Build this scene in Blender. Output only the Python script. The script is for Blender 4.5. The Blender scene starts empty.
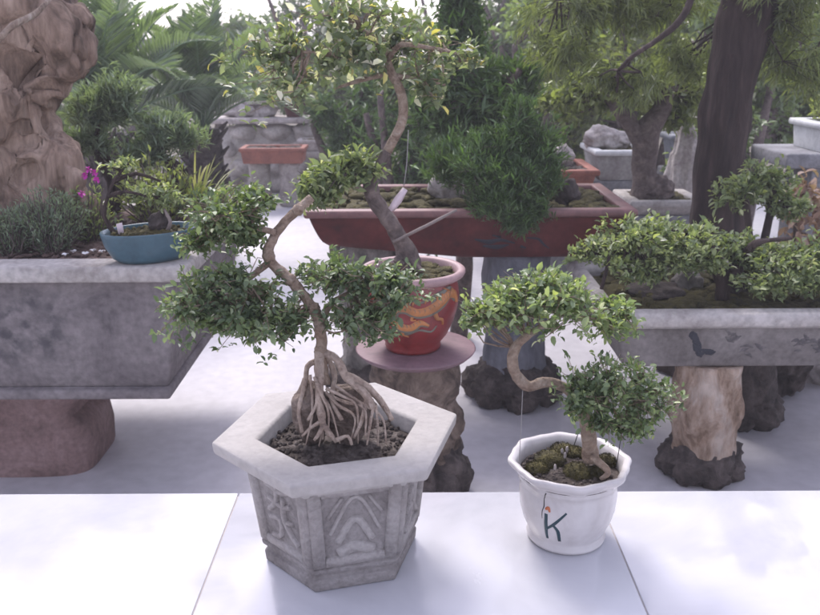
import bpy, bmesh, math, random
import numpy as np
from mathutils import Vector, noise as mnoise

# ------------------------------------------------------------------ camera, sky, sun, exposure
SC = bpy.context.scene
COL = SC.collection
CAM_Z = 1.29
PITCH = math.radians(17.0)
FPX, CX, CY = 850.0, 410.0, 307.5          # focal length and centre in photograph pixels

cam_data = bpy.data.cameras.new("camera")
cam = bpy.data.objects.new("camera", cam_data)
COL.objects.link(cam)
cam.location = (0, 0, CAM_Z)
cam.rotation_euler = (math.pi / 2 - PITCH, math.radians(0.3), 0)
cam_data.sensor_width = 36.0
cam_data.lens = 36.0 * FPX / 820.0
cam_data.clip_start = 0.05
cam_data.clip_end = 1000
cam_data.dof.use_dof = True
cam_data.dof.focus_distance = 1.55
cam_data.dof.aperture_fstop = 9.0
SC.camera = cam

SUN_EL, SUN_AZ = math.radians(50), math.radians(-18)     # azimuth from +Y towards +X
world = bpy.data.worlds.new("World")
SC.world = world
world.use_nodes = True
wn = world.node_tree
bg = wn.nodes["Background"]
sky = wn.nodes.new("ShaderNodeTexSky")
sky.sky_type = 'NISHITA'
sky.sun_disc = False
sky.sun_elevation = SUN_EL
sky.sun_rotation = SUN_AZ
sky.air_density = 1.0
sky.dust_density = 1.6
sky.ozone_density = 1.6
hz = wn.nodes.new("ShaderNodeHueSaturation")      # thin white overcast: pale, faintly lilac sky
hz.inputs["Saturation"].default_value = .4
wn.links.new(sky.outputs[0], hz.inputs["Color"])
tint = wn.nodes.new("ShaderNodeMix")
tint.data_type = 'RGBA'
tint.blend_type = 'MULTIPLY'
tint.inputs[0].default_value = 1.0
tint.inputs[7].default_value = (1.0, .935, 1.05, 1)
wn.links.new(hz.outputs[0], tint.inputs[6])
wn.links.new(tint.outputs[2], bg.inputs[0])
bg.inputs[1].default_value = 0.15

sun_data = bpy.data.lights.new("sun", 'SUN')
sun_data.energy = 1.15
sun_data.angle = math.radians(20)
sun_data.color = (1.0, 0.95, 0.9)
sun = bpy.data.objects.new("sun", sun_data)
COL.objects.link(sun)
sd = Vector((math.sin(SUN_AZ) * math.cos(SUN_EL), math.cos(SUN_AZ) * math.cos(SUN_EL), math.sin(SUN_EL)))
sun.rotation_euler = sd.to_track_quat('Z', 'Y').to_euler()

SC.view_settings.view_transform = 'Standard'
SC.view_settings.look = 'None'
SC.view_settings.exposure = 1.36
SC.view_settings.gamma = 1.0
SC.view_settings.use_curve_mapping = False
SC.render.filter_size = 2.6
SC.cycles.max_bounces = 8
SC.cycles.transparent_max_bounces = 8
SC.cycles.use_denoising = True

# ------------------------------------------------------------------ helpers
RNG = np.random.default_rng(7)
_F = np.array([0, math.cos(PITCH), -math.sin(PITCH)])
_U = np.array([0, math.sin(PITCH), math.cos(PITCH)])
_R = np.array([1.0, 0, 0])


def ray(px, py):
    return _F + _R * ((px - CX) / FPX) + _U * ((CY - py) / FPX)


def W(px, py, Y):
    """surveyed point: photograph pixel at a known distance Y in front of the camera"""
    d = ray(px, py)
    return np.array([0, 0, CAM_Z]) + d * (Y / d[1])


def GZ(px, py, z):
    d = ray(px, py)
    return np.array([0, 0, CAM_Z]) + d * ((z - CAM_Z) / d[2])


def norm(v):
    v = np.asarray(v, float)
    n = np.linalg.norm(v, axis=-1, keepdims=True)
    return v / np.maximum(n, 1e-9)


def n3(p, s=1.0, seed=0.0):
    return mnoise.noise(Vector((p[0] * s + seed, p[1] * s - seed * .7, p[2] * s + seed * 1.3)))


class MB:
    def __init__(self):
        self.v, self.r, self.f, self.n = [], [], [], 0

    def add(self, verts, faces, rnd=0.5):
        verts = np.asarray(verts, float).reshape(-1, 3)
        self.v.append(verts)
        r = np.broadcast_to(np.asarray(rnd, float), (len(verts),)) if np.ndim(rnd) < 2 else rnd
        self.r.append(np.array(r))
        if isinstance(faces, np.ndarray):
            self.f.append(faces + self.n)
        else:
            by = {}
            for f in faces:
                by.setdefault(len(f), []).append(f)
            for k in by:
                self.f.append(np.array(by[k], int) + self.n)
        self.n += len(verts)
        return self

    # --- shapes
    def box(self, lo, hi):
        x0, y0, z0 = lo
        x1, y1, z1 = hi
        v = [(x0, y0, z0), (x1, y0, z0), (x1, y1, z0), (x0, y1, z0), (x0, y0, z1), (x1, y0, z1), (x1, y1, z1), (x0, y1, z1)]
        f = [(0, 3, 2, 1), (4, 5, 6, 7), (0, 1, 5, 4), (1, 2, 6, 5), (2, 3, 7, 6), (3, 0, 4, 7)]
        return self.add(v, f)

    def tube(self, path, rad, sides=8, step=None, lump=0.0, freq=12.0, seed=0.0, rnd=0.5, cap=True, flute=0.0):
        path = np.asarray(path, float)
        rad = np.asarray(rad, float) if np.ndim(rad) else np.full(len(path), float(rad))
        if step is not None and len(path) > 2:
            path, rad = spline(path, rad, step)
        n = len(path)
        t = np.gradient(path, axis=0) if n > 2 else np.repeat((path[1:] - path[:1]), n, axis=0)
        t = norm(t)
        a = np.array([0, 0, 1.0]) if abs(t[0][2]) < .9 else np.array([1.0, 0, 0])
        u = norm(np.cross(t[0], a))
        rings = []
        ang = np.linspace(0, 2 * math.pi, sides, endpoint=False)
        for i in range(n):
            u = norm(u - t[i] * np.dot(u, t[i]))
            w = np.cross(t[i], u)
            rr = np.full(sides, rad[i])
            if lump:
                for k in range(sides):
                    q = path[i] + (u * math.cos(ang[k]) + w * math.sin(ang[k])) * rad[i]
                    rr[k] *= 1 + lump * n3(q, freq, seed)
            if flute:
                rr = rr * (1 + flute * np.sin(ang * 5 + i * .15 + seed) + flute * .6 * np.sin(ang * 9 - i * .1))
            rings.append(path[i] + (np.cos(ang)[:, None] * u + np.sin(ang)[:, None] * w) * rr[:, None])
        v = np.concatenate(rings)
        i = np.arange(n - 1)[:, None] * sides
        k = np.arange(sides)[None, :]
        k2 = (k + 1) % sides
        f = np.stack([i + k, i + k2, i + sides + k2, i + sides + k], -1).reshape(-1, 4)
        base = self.n
        self.add(v, f, rnd)
        if cap and sides > 3:
            self.f.append(np.array([np.arange(sides)[::-1]]) + base)
            self.f.append(np.array([np.arange(sides)]) + base + (n - 1) * sides)
        return self

    def lathe(self, prof, c, seg=48, rot=0.0, mod=None, cap_bottom=True, cap_top=False, sx=1.0, sy=1.0, yaw=0.0):
        ang = np.linspace(0, 2 * math.pi, seg, endpoint=False) + rot
        rings = []
        for (r, z) in prof:
            rr = np.full(seg, float(r))
            if mod:
                rr = rr * np.array([mod(a, r, z) for a in ang])
            x, y = np.cos(ang) * rr * sx, np.sin(ang) * rr * sy
            xx = x * math.cos(yaw) - y * math.sin(yaw)
            yy = x * math.sin(yaw) + y * math.cos(yaw)
            rings.append(np.stack([xx + c[0], yy + c[1], np.full(seg, z + c[2])], -1))
        v = np.concatenate(rings)
        n = len(prof)
        i = np.arange(n - 1)[:, None] * seg
        k = np.arange(seg)[None, :]
        k2 = (k + 1) % seg
        f = np.stack([i + k, i + k2, i + seg + k2, i + seg + k], -1).reshape(-1, 4)
        base = self.n
        self.add(v, f)
        if cap_bottom:
            self.f.append(np.array([np.arange(seg)[::-1]]) + base)
        if cap_top:
            self.f.append(np.array([np.arange(seg)]) + base + (n - 1) * seg)
        return self

    def blob(self, c, r, sub=3, amp=0.15, freq=3.0, seed=0.0, rough=0.0, ridge=False, rnd=0.5):
        bm = bmesh.new()
        bmesh.ops.create_icosphere(bm, subdivisions=sub, radius=1)
        bm.verts.ensure_lookup_table()
        p = np.array([v.co[:] for v in bm.verts])
        f = np.array([[v.index for v in fa.verts] for fa in bm.faces], int)
        bm.free()
        r = np.asarray(r, float) if np.ndim(r) else np.full(3, float(r))
        d = np.empty(len(p))
        for i, q in enumerate(p):
            a = n3(q, freq, seed)
            if ridge:
                a = 1 - 2 * abs(a) - .4
            a2 = n3(q, freq * 3.1, seed + 9) if rough else 0
            d[i] = 1 + amp * a + rough * a2
        self.add(p * d[:, None] * r + np.asarray(c, float), f, rnd)
        return self

    def sheet(self, x0, x1, y0, y1, z, nx=2, ny=2, amp=0.0, freq=8.0, seed=0.0, mask=None):
        xs, ys = np.linspace(x0, x1, nx), np.linspace(y0, y1, ny)
        X, Yy = np.meshgrid(xs, ys)
        Z = np.full(X.shape, float(z))
        if amp:
            for j in range(ny):
                for i in range(nx):
                    Z[j, i] += amp * (n3((X[j, i], Yy[j, i], 0), freq, seed) + .5 * n3((X[j, i], Yy[j, i], 0), freq * 2.7, seed + 4))
        v = np.stack([X, Yy, Z], -1).reshape(-1, 3)
        j = np.arange(ny - 1)[:, None] * nx
        i = np.arange(nx - 1)[None, :]
        f = np.stack([j + i, j + i + 1, j + nx + i + 1, j + nx + i], -1).reshape(-1, 4)
        return self.add(v, f)

    def leaves(self, P, D, L, Wd, fold=0.25, curl=0.15, rnd=None, simple=False):
        """P base points, D directions; each leaf a small folded blade"""
        N = len(P)
        if N == 0:
            return self
        D = norm(D)
        L = np.broadcast_to(np.asarray(L, float), (N,))
        Wd = np.broadcast_to(np.asarray(Wd, float), (N,))
        up = norm(np.array([0, 0, 1.0]) + RNG.normal(0, .45, (N, 3)))
        S = norm(np.cross(D, up))
        Nn = np.cross(S, D)
        l, w = L[:, None], Wd[:, None]
        b = P
        tip = P + D * l - Nn * l * curl
        if rnd is None:
            rnd = RNG.random(N)
        if simple:
            lf = P + D * l * .5 + S * w * .5 + Nn * w * fold
            rt = P + D * l * .5 - S * w * .5 + Nn * w * fold
            v = np.stack([b, lf, tip, rt], 1).reshape(-1, 3)
            o = np.arange(N)[:, None] * 4
            f = np.concatenate([o + np.array([[0, 2, 1]]), o + np.array([[0, 3, 2]])])
            self.add(v, f, np.repeat(rnd, 4))
        else:
            m = P + D * l * .52
            l1 = P + D * l * .3 + S * w * .42 + Nn * w * fold
            l2 = P + D * l * .68 + S * w * .42 + Nn * w * fold - Nn * l * curl * .4
            r1 = P + D * l * .3 - S * w * .42 + Nn * w * fold
            r2 = P + D * l * .68 - S * w * .42 + Nn * w * fold - Nn * l * curl * .4
            v = np.stack([b, l1, l2, tip, r2, r1, m], 1).reshape(-1, 3)
            o = np.arange(N)[:, None] * 7
            f = np.concatenate([o + np.array([[0, 6, 3, 2, 1]]), o + np.array([[0, 5, 4, 3, 6]])])
            self.add(v, f, np.repeat(rnd, 7))
        return self

    def blade(self, base, d, length, width, droop, seg=6, rnd=0.5):
        d = norm(d)
        side = norm(np.cross(d, [0, 0, 1.0])) if abs(d[2]) < .98 else np.array([1.0, 0, 0])
        side = norm(side + RNG.normal(0, .25, 3))
        pts = []
        for i in range(seg + 1):
            s = i / seg
            p = base + d * length * s + np.array([0, 0, -droop * length * s * s])
            w = width * (.55 + .9 * s) * (1 - s) ** .6 if s < 1 else 0.0
            w = max(w, width * .04)
            pts += [p - side * w / 2, p + np.array([0, 0, -w * .15]), p + side * w / 2]
        f = []
        for i in range(seg):
            a = i * 3
            f += [(a, a + 1, a + 4, a + 3), (a + 1, a + 2, a + 5, a + 4)]
        return self.add(pts, f, rnd)

    def stroke(self, surf, pts, width, h=0.001, step=0.15, lift=0.0004):
        """a painted or raised brush stroke on a surface surf(u,v)->(point, normal)"""
        pts = np.array([(p[0], p[1], 0) for p in pts], float)
        wd = np.asarray(width, float) if np.ndim(width) else np.full(len(pts), float(width))
        tot = np.sum(np.linalg.norm(np.diff(pts, axis=0), axis=1))
        if len(pts) > 2:
            pts, wd = spline(pts, wd, tot * step / max(2, len(pts) * .5))
        P, Nn = [], []
        for p in pts:
            a, b = surf(p[0], p[1])
            P.append(a)
            Nn.append(b)
        P, Nn = np.array(P), norm(np.array(Nn))
        T = norm(np.gradient(P, axis=0))
        S = norm(np.cross(Nn, T))
        w = wd[:, None]
        rows = [P - S * w * .5 - Nn * .001, P - S * w * .42 + Nn * (lift + h * .7), P + Nn * (lift + h), P + S * w * .42 + Nn * (lift + h * .7), P + S * w * .5 - Nn * .001]
        v = np.stack(rows, 1).reshape(-1, 3)
        n = len(P)
        f = []
        for i in range(n - 1):
            for k in range(4):
                a = i * 5 + k
                f.append((a, a + 5, a + 6, a + 1))
        f.append((0, 1, 2, 3, 4))
        a = (n - 1) * 5
        f.append((a + 4, a + 3, a + 2, a + 1, a))
        return self.add(v, f)

    # --- link as one object
    def build(self, name, mat, parent=None, smooth=True, bevel=0.0, origin=None, mods=None):
        v = np.concatenate(self.v)
        r = np.concatenate(self.r)
        root = parent
        while root is not None and root.parent is not None:
            root = root.parent
        off = np.array(root.location) if root is not None else (np.asarray(origin, float) if origin is not None else np.zeros(3))
        v = v - off
        me = bpy.data.meshes.new(name)
        me.vertices.add(len(v))
        me.vertices.foreach_set("co", v.astype(np.float32).ravel())
        lv = np.concatenate([f.ravel() for f in self.f])
        lt = np.concatenate([np.full(len(f), f.shape[1]) for f in self.f])
        ls = np.concatenate([[0], np.cumsum(lt)[:-1]])
        me.loops.add(len(lv))
        me.loops.foreach_set("vertex_index", lv.astype(np.int32))
        me.polygons.add(len(lt))
        me.polygons.foreach_set("loop_start", ls.astype(np.int32))
        me.polygons.foreach_set("loop_total", lt.astype(np.int32))
        me.update(calc_edges=True)
        me.validate()
        at = me.attributes.new("rnd", 'FLOAT', 'POINT')
        at.data.foreach_set("value", r.astype(np.float32))
        if smooth:
            me.shade_smooth()
        me.materials.append(mat)
        o = bpy.data.objects.new(name, me)
        COL.objects.link(o)
        if parent is not None:
            o.parent = parent
        elif origin is not None:
            o.location = off
        if bevel:
            b = o.modifiers.new("bevel", 'BEVEL')
            b.width = bevel
            b.segments = 2
            b.limit_method = 'ANGLE'
            b.angle_limit = math.radians(25)
        if mods:
            mods(o)
        return o


def spline(path, rad, step):
    P = np.vstack([2 * path[0] - path[1], path, 2 * path[-1] - path[-2]])
    out, ro = [], []
    for i in range(len(path) - 1):
        p0, p1, p2, p3 = P[i:i + 4]
        m = max(2, int(np.linalg.norm(p2 - p1) / step))
        for k in range(m):
            t = k / m
            out.append(.5 * ((2 * p1) + (p2 - p0) * t + (2 * p0 - 5 * p1 + 4 * p2 - p3) * t * t + (-p0 + 3 * p1 - 3 * p2 + p3) * t ** 3))
            ro.append(rad[i] * (1 - t) + rad[i + 1] * t)
    out.append(path[-1])
    ro.append(rad[-1])
    return np.array(out), np.array(ro)


def thing(name, label, cat, loc, group=None):
    o = bpy.data.objects.new(name, None)
    o.empty_display_size = 0.05
    COL.objects.link(o)
    o.location = tuple(float(q) for q in loc)
    return tag(o, label, cat, group)


def tag(o, label, cat, group=None):
    o["label"] = label
    o["category"] = cat
    if group:
        o["group"] = group
    return o


def struct(o):
    o["kind"] = "structure"
    return o


# ------------------------------------------------------------------ materials
def new_mat(name):
    m = bpy.data.materials.new(name)
    m.use_nodes = True
    nt = m.node_tree
    return m, nt, nt.nodes["Principled BSDF"]


def ramp(nt, stops):
    r = nt.nodes.new("ShaderNodeValToRGB")
    el = r.color_ramp.elements
    while len(el) < len(stops):
        el.new(0.5)
    for e, (p, c) in zip(el, stops):
        e.position = p
        e.color = (*c, 1)
    return r


def mat_stone(name, cols, scale=6.0, bump=0.3, rough=0.85, fine=60.0, stretch=(1, 1, 1), spec=0.3, contrast=(0.3, 0.7), distort=0.6):
    m, nt, bs = new_mat(name)
    tc = nt.nodes.new("ShaderNodeTexCoord")
    mp = nt.nodes.new("ShaderNodeMapping")
    mp.inputs["Scale"].default_value = stretch
    nt.links.new(tc.outputs["Object"], mp.inputs[0])
    n1 = nt.nodes.new("ShaderNodeTexNoise")
    n1.inputs["Scale"].default_value = scale
    n1.inputs["Detail"].default_value = 8
    n1.inputs["Roughness"].default_value = .65
    n1.inputs["Distortion"].default_value = distort
    nt.links.new(mp.outputs[0], n1.inputs[0])
    lo, hi = contrast
    stops = [(lo + (hi - lo) * i / (len(cols) - 1), c) for i, c in enumerate(cols)]
    rp = ramp(nt, stops)
    nt.links.new(n1.outputs[0], rp.inputs[0])
    n2 = nt.nodes.new("ShaderNodeTexNoise")
    n2.inputs["Scale"].default_value = fine
    n2.inputs["Detail"].default_value = 5
    nt.links.new(mp.outputs[0], n2.inputs[0])
    mx = nt.nodes.new("ShaderNodeMix")
    mx.data_type = 'RGBA'
    mx.blend_type = 'MULTIPLY'
    mx.inputs[0].default_value = .55
    rp2 = ramp(nt, [(.3, (.55, .55, .55)), (.65, (1.15, 1.15, 1.15))])
    nt.links.new(n2.outputs[0], rp2.inputs[0])
    nt.links.new(rp.outputs[0], mx.inputs[6])
    nt.links.new(rp2.outputs[0], mx.inputs[7])
    nt.links.new(mx.outputs[2], bs.inputs["Base Color"])
    bs.inputs["Roughness"].default_value = rough
    bs.inputs["Specular IOR Level"].default_value = spec
    if bump:
        ad = nt.nodes.new("ShaderNodeMath")
        ad.operation = 'MULTIPLY_ADD'
        ad.inputs[1].default_value = .35
        nt.links.new(n2.outputs[0], ad.inputs[0])
        nt.links.new(n1.outputs[0], ad.inputs[2])
        bp = nt.nodes.new("ShaderNodeBump")
        bp.inputs["Strength"].default_value = bump
        bp.inputs["Distance"].default_value = .02
        nt.links.new(ad.outputs[0], bp.inputs["Height"])
        nt.links.new(bp.outputs[0], bs.inputs["Normal"])
    return m


def mat_leaf(name, cols, rough=0.42, trans=0.3, spec=0.5):
    m, nt, bs = new_mat(name)
    at = nt.nodes.new("ShaderNodeAttribute")
    at.attribute_name = "rnd"
    cols = [(p, (c[0] * 1.14, c[1] * 1.0, c[2] * .82)) if p < .93 else (p, c) for p, c in cols]
    rp = ramp(nt, [(p, tuple(.6 * 1.35 * q + .4 * 1.35 * (c[0] * .3 + c[1] * .6 + c[2] * .1) if p < .93 else q for q in c)) for p, c in cols])
    nt.links.new(at.outputs["Fac"], rp.inputs[0])
    nt.links.new(rp.outputs[0], bs.inputs["Base Color"])
    bs.inputs["Roughness"].default_value = rough
    bs.inputs["Specular IOR Level"].default_value = spec
    tr = nt.nodes.new("ShaderNodeBsdfTranslucent")
    g = nt.nodes.new("ShaderNodeMix")
    g.data_type = 'RGBA'
    g.blend_type = 'MULTIPLY'
    g.inputs[0].default_value = 1
    g.inputs[7].default_value = (1.5, 1.6, .6, 1)
    nt.links.new(rp.outputs[0], g.inputs[6])
    nt.links.new(g.outputs[2], tr.inputs[0])
    ms = nt.nodes.new("ShaderNodeMixShader")
    ms.inputs[0].default_value = trans
    nt.links.new(bs.outputs[0], ms.inputs[1])
    nt.links.new(tr.outputs[0], ms.inputs[2])
    nt.links.new(ms.outputs[0], nt.nodes["Material Output"].inputs[0])
    return m


def mat_plain(name, col, rough=0.5, spec=0.5, coat=0.0, vary=0.12, scale=14.0, bump=0.0):
    lo = tuple(c * (1 - vary * 2) for c in col)
    hi = tuple(c * (1 + vary) for c in col)
    m = mat_stone(name, [lo, col, hi], scale=scale, bump=bump, rough=rough, fine=90, spec=spec)
    b = m.node_tree.nodes["Principled BSDF"]
    b.inputs["Coat Weight"].default_value = coat
    b.inputs["Coat Roughness"].default_value = .12
    for n in m.node_tree.nodes:
        if n.type == 'MIX':
            n.inputs[0].default_value = .2
    return m


M = {}
M['concrete_floor'] = mat_stone('concrete_floor', [(.44, .43, .46), (.53, .515, .545), (.59, .575, .605)], scale=.9, bump=.02, rough=.5, fine=22, contrast=(.32, .66))
for n_ in M['concrete_floor'].node_tree.nodes:
    if n_.type == 'MIX':
        n_.inputs[0].default_value = .22
M['earth'] = mat_stone('earth', [(.08, .07, .055), (.15, .13, .1), (.22, .2, .16)], scale=3, bump=.5)
M['tile'] = mat_stone('tile', [(.45, .45, .485), (.54, .54, .57), (.58, .58, .605)], scale=2.2, bump=.0, rough=.13, fine=5, spec=.5)
for n_ in M['tile'].node_tree.nodes:
    if n_.type == 'MIX':
        n_.inputs[0].default_value = .06
_nt = M['tile'].node_tree
_rr = _nt.nodes.new("ShaderNodeMapRange")
_rr.inputs[1].default_value, _rr.inputs[2].default_value = .35, .68
_rr.inputs[3].default_value, _rr.inputs[4].default_value = .06, .34
_nt.links.new([n for n in _nt.nodes if n.type == 'TEX_NOISE'][0].outputs[0], _rr.inputs[0])
_nt.links.new(_rr.outputs[0], _nt.nodes["Principled BSDF"].inputs["Roughness"])
M['grout'] = mat_plain('grout', (.36, .33, .32), rough=.9)
M['render_wall'] = mat_stone('render_wall', [(.5, .5, .5), (.6, .6, .6), (.66, .66, .66)], scale=3)
M['cast_concrete'] = mat_stone('cast_concrete', [(.2, .175, .165), (.3, .273, .26), (.36, .333, .32), (.4, .375, .36)], scale=9, bump=.45, fine=140, contrast=(.26, .66))
M['concrete_clean'] = mat_stone('concrete_clean', [(.36, .335, .315), (.42, .395, .375), (.45, .425, .41)], scale=4, bump=.25, fine=90, contrast=(.25, .7))
M['concrete_dark'] = mat_stone('concrete_dark', [(.12, .105, .1), (.2, .18, .172), (.27, .247, .238), (.31, .287, .278)], scale=10, bump=.5, fine=140, contrast=(.28, .66))  # darker, more mottled tone for the pot body behind the frames
for k_, q_ in (('concrete_clean', .22), ('concrete_dark', .4), ('cast_concrete', .35), ('basin_stone', .0)):
    if k_ in M:
        for n_ in M[k_].node_tree.nodes:
            if n_.type == 'MIX':
                n_.inputs[0].default_value = q_
M['soil'] = mat_stone('soil', [(.035, .028, .025), (.1, .08, .07), (.22, .19, .17)], scale=35, bump=.9, fine=130)
M['litter'] = mat_stone('litter', [(.05, .035, .03), (.15, .1, .085), (.28, .2, .17)], scale=28, bump=.9, fine=110)
M['moss'] = mat_stone('moss', [(.04, .034, .018), (.09, .078, .028), (.15, .13, .045)], scale=30, bump=1.0, fine=180)
M['wood_root'] = mat_stone('wood_root', [(.1, .07, .055), (.27, .2, .155), (.4, .32, .26), (.5, .43, .37)], scale=34, bump=1.0, fine=140, stretch=(1, 1, .4))
M['root_pale'] = mat_stone('root_pale', [(.2, .145, .115), (.38, .29, .235), (.5, .4, .33), (.56, .47, .4)], scale=40, bump=.8, fine=160)
M['rock_brown'] = mat_stone('rock_brown', [(.07, .05, .042), (.19, .145, .12), (.33, .265, .225)], scale=30, bump=1.0, fine=120)
M['bark_tan'] = mat_stone('bark_tan', [(.14, .095, .07), (.3, .215, .16), (.4, .31, .24), (.5, .43, .36)], scale=38, bump=.9, fine=160, contrast=(.28, .72))
M['bark_grey'] = mat_stone('bark_grey', [(.06, .045, .042), (.14, .11, .1), (.24, .19, .17)], scale=22, bump=.7, fine=80)
M['bark_dark'] = mat_stone('bark_dark', [(.018, .012, .011), (.05, .034, .031), (.105, .075, .068)], scale=11, bump=1.0, fine=50, stretch=(1.6, 1.6, .22))
M['driftwood'] = mat_stone('driftwood', [(.03, .02, .015), (.12, .082, .06), (.27, .19, .145), (.38, .285, .225)], scale=6, bump=.7, fine=60, stretch=(1.6, 1.6, .3), contrast=(.3, .64), distort=.8)
M['rock'] = mat_stone('rock', [(.09, .085, .08), (.24, .22, .2), (.38, .36, .34)], scale=9, bump=.9, fine=60)
M['rock_dark'] = mat_stone('rock_dark', [(.025, .02, .02), (.08, .065, .06), (.16, .13, .12)], scale=14, bump=1.0, fine=60)
M['rock_pale'] = mat_stone('rock_pale', [(.2, .17, .16), (.42, .38, .36), (.55, .52, .5)], scale=10, bump=.8, fine=60)
M['slate'] = mat_stone('slate', [(.09, .095, .115), (.17, .175, .2), (.26, .265, .29)], scale=6, bump=.7, fine=40, stretch=(1, 1, .5))
M['stump_stone'] = mat_stone('stump_stone', [(.07, .045, .03), (.24, .165, .115), (.42, .32, .25), (.5, .42, .36)], scale=13, bump=1.0, fine=45, stretch=(1, 1, .5), contrast=(.3, .64))
M['stump_dark'] = mat_stone('stump_dark', [(.03, .023, .02), (.1, .075, .06), (.2, .15, .12), (.3, .24, .2)], scale=12, bump=1.0, fine=45, contrast=(.3, .66))
M['basin_stone'] = mat_stone('basin_stone', [(.1, .09, .095), (.17, .15, .154), (.22, .196, .198), (.26, .235, .235)], scale=5, bump=.3, fine=55, contrast=(.28, .66))  # body colour darkened to carry the shade on the basin's front
M['basin_rim'] = mat_stone('basin_rim', [(.28, .25, .23), (.42, .39, .37), (.52, .49, .47)], scale=7, bump=.2, fine=60)
M['red_stone'] = mat_stone('red_stone', [(.15, .1, .093), (.26, .175, .165), (.34, .24, .23)], scale=8, bump=.4, fine=60)
M['trough_stone'] = mat_stone('trough_stone', [(.11, .097, .09), (.19, .172, .165), (.26, .24, .23)], scale=5, bump=.25, fine=60)
M['ink'] = mat_plain('ink', (.03, .032, .042), rough=.7)
M['teal_ink'] = mat_plain('teal_ink', (.015, .05, .065), rough=.35)
M['orange_ink'] = mat_plain('orange_ink', (.55, .16, .06), rough=.35)
M['crack'] = mat_plain('crack', (.06, .055, .05), rough=.8)
M['white_glaze'] = mat_stone('white_glaze', [(.5, .465, .455), (.6, .57, .56), (.66, .635, .625)], scale=10, bump=.03, rough=.22, fine=40)
for n_ in M['white_glaze'].node_tree.nodes:
    if n_.type == 'MIX':
        n_.inputs[0].default_value = .1
M['blue_glaze'] = mat_plain('blue_glaze', (.042, .098, .13), rough=.35, coat=.2, vary=.15)
M['red_glaze'] = mat_plain('red_glaze', (.2, .026, .024), rough=.35, coat=.25, vary=.2)
M['pink_lip'] = mat_plain('pink_lip', (.38, .25, .25), rough=.5, vary=.12)
M['dragon_gold'] = mat_plain('dragon_gold', (.42, .17, .055), rough=.35, vary=.2)
M['cloud_grey'] = mat_plain('cloud_grey', (.14, .13, .1), rough=.4, vary=.2)
M['saucer_clay'] = mat_plain('saucer_clay', (.19, .115, .13), rough=.6, vary=.15, bump=.1)
M['planter_red'] = mat_stone('planter_red', [(.055, .016, .014), (.105, .025, .023), (.155, .042, .036)], scale=6, bump=.15, rough=.5, fine=40)
M['planter_rim'] = mat_plain('planter_rim', (.2, .1, .095), rough=.55, vary=.18)
M['terracotta'] = mat_plain('terracotta', (.28, .105, .075), rough=.75, vary=.2)
M['white_planter'] = mat_plain('white_planter', (.62, .63, .63), rough=.5, vary=.12)
M['trough_pale'] = mat_stone('trough_pale', [(.22, .2, .19), (.34, .32, .31), (.45, .44, .43)], scale=5, bump=.2)
M['grey_planter'] = mat_plain('grey_planter', (.2, .21, .23), rough=.7, vary=.2)
M['grey_block'] = mat_stone('grey_block', [(.15, .15, .16), (.24, .24, .255), (.32, .32, .335)], scale=6, bump=.3)
M['wall_stone'] = mat_stone('wall_stone', [(.2, .18, .16), (.36, .33, .3), (.48, .45, .42)], scale=5, bump=.6)
M['wire'] = mat_plain('wire', (.3, .28, .27), rough=.5)
M['wire_dark'] = mat_plain('wire_dark', (.03, .03, .03), rough=.6)
M['tag_white'] = mat_plain('tag_white', (.6, .5, .53), rough=.6, vary=.05)
M['petal_magenta'] = mat_plain('petal_magenta', (.6, .04, .42), rough=.5, vary=.15)
M['petal_white'] = mat_plain('petal_white', (.75, .74, .76), rough=.6, vary=.05)
M['stick'] = mat_plain('stick', (.22, .18, .165), rough=.8, vary=.2)

M['leaf_bonsai'] = mat_leaf('leaf_bonsai', [(0, (.035, .075, .038)), (.4, (.07, .14, .06)), (.75, (.13, .22, .085)), (.93, (.22, .3, .13)), (1, (.65, .65, .6))], rough=.42)
M['leaf_bright'] = mat_leaf('leaf_bright', [(0, (.055, .115, .045)), (.45, (.12, .215, .08)), (.8, (.21, .31, .12)), (.93, (.36, .4, .16)), (1, (.68, .68, .58))], rough=.38, trans=.4)
M['leaf_mid'] = mat_leaf('leaf_mid', [(0, (0.033, 0.072, 0.028)), (0.5, (0.083, 0.165, 0.05)), (0.9, (0.176, 0.275, 0.077)), (1, (0.4, 0.45, 0.25))], rough=.36)
M['leaf_spread'] = mat_leaf('leaf_spread', [(0, (.05, .1, .035)), (.4, (.12, .2, .065)), (.8, (.23, .32, .11)), (.93, (.36, .4, .18)), (1, (.66, .65, .6))], rough=.42, trans=.4)
M['leaf_crown'] = mat_leaf('leaf_crown', [(0, (.045, .085, .04)), (.5, (.1, .17, .075)), (.85, (.18, .26, .11)), (.925, (.3, .34, .14)), (.94, (.6, .5, .14)), (.96, (.72, .7, .66)), (1, (.76, .75, .74))], rough=.35, trans=.35)
M['needle_dark'] = mat_leaf('needle_dark', [(0, (.022, .072, .018)), (.6, (.06, .155, .03)), (1, (.14, .26, .06))], rough=.5, trans=.2)
M['needle_blue'] = mat_leaf('needle_blue', [(0, (0.07, 0.132, 0.093)), (0.6, (0.155, 0.256, 0.171)), (1, (0.295, 0.403, 0.279))], rough=.5, trans=.25)
M['cycad_leaf'] = mat_leaf('cycad_leaf', [(0, (.05, .11, .075)), (.6, (.1, .185, .125)), (1, (.2, .28, .2))], rough=.3, trans=.4, spec=.7)
M['grass_blade'] = mat_leaf('grass_blade', [(0, (.13, .19, .05)), (.6, (.28, .33, .08)), (1, (.5, .48, .22))], rough=.4, trans=.4)
M['leaf_yellow'] = mat_leaf('leaf_yellow', [(0, (.08, .13, .03)), (.5, (.18, .25, .06)), (1, (.32, .36, .09))], rough=.4, trans=.45)
M['leaf_olive'] = mat_leaf('leaf_olive', [(0, (.06, .1, .04)), (.5, (.13, .19, .06)), (1, (.25, .3, .11))], rough=.36, trans=.4)
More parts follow.
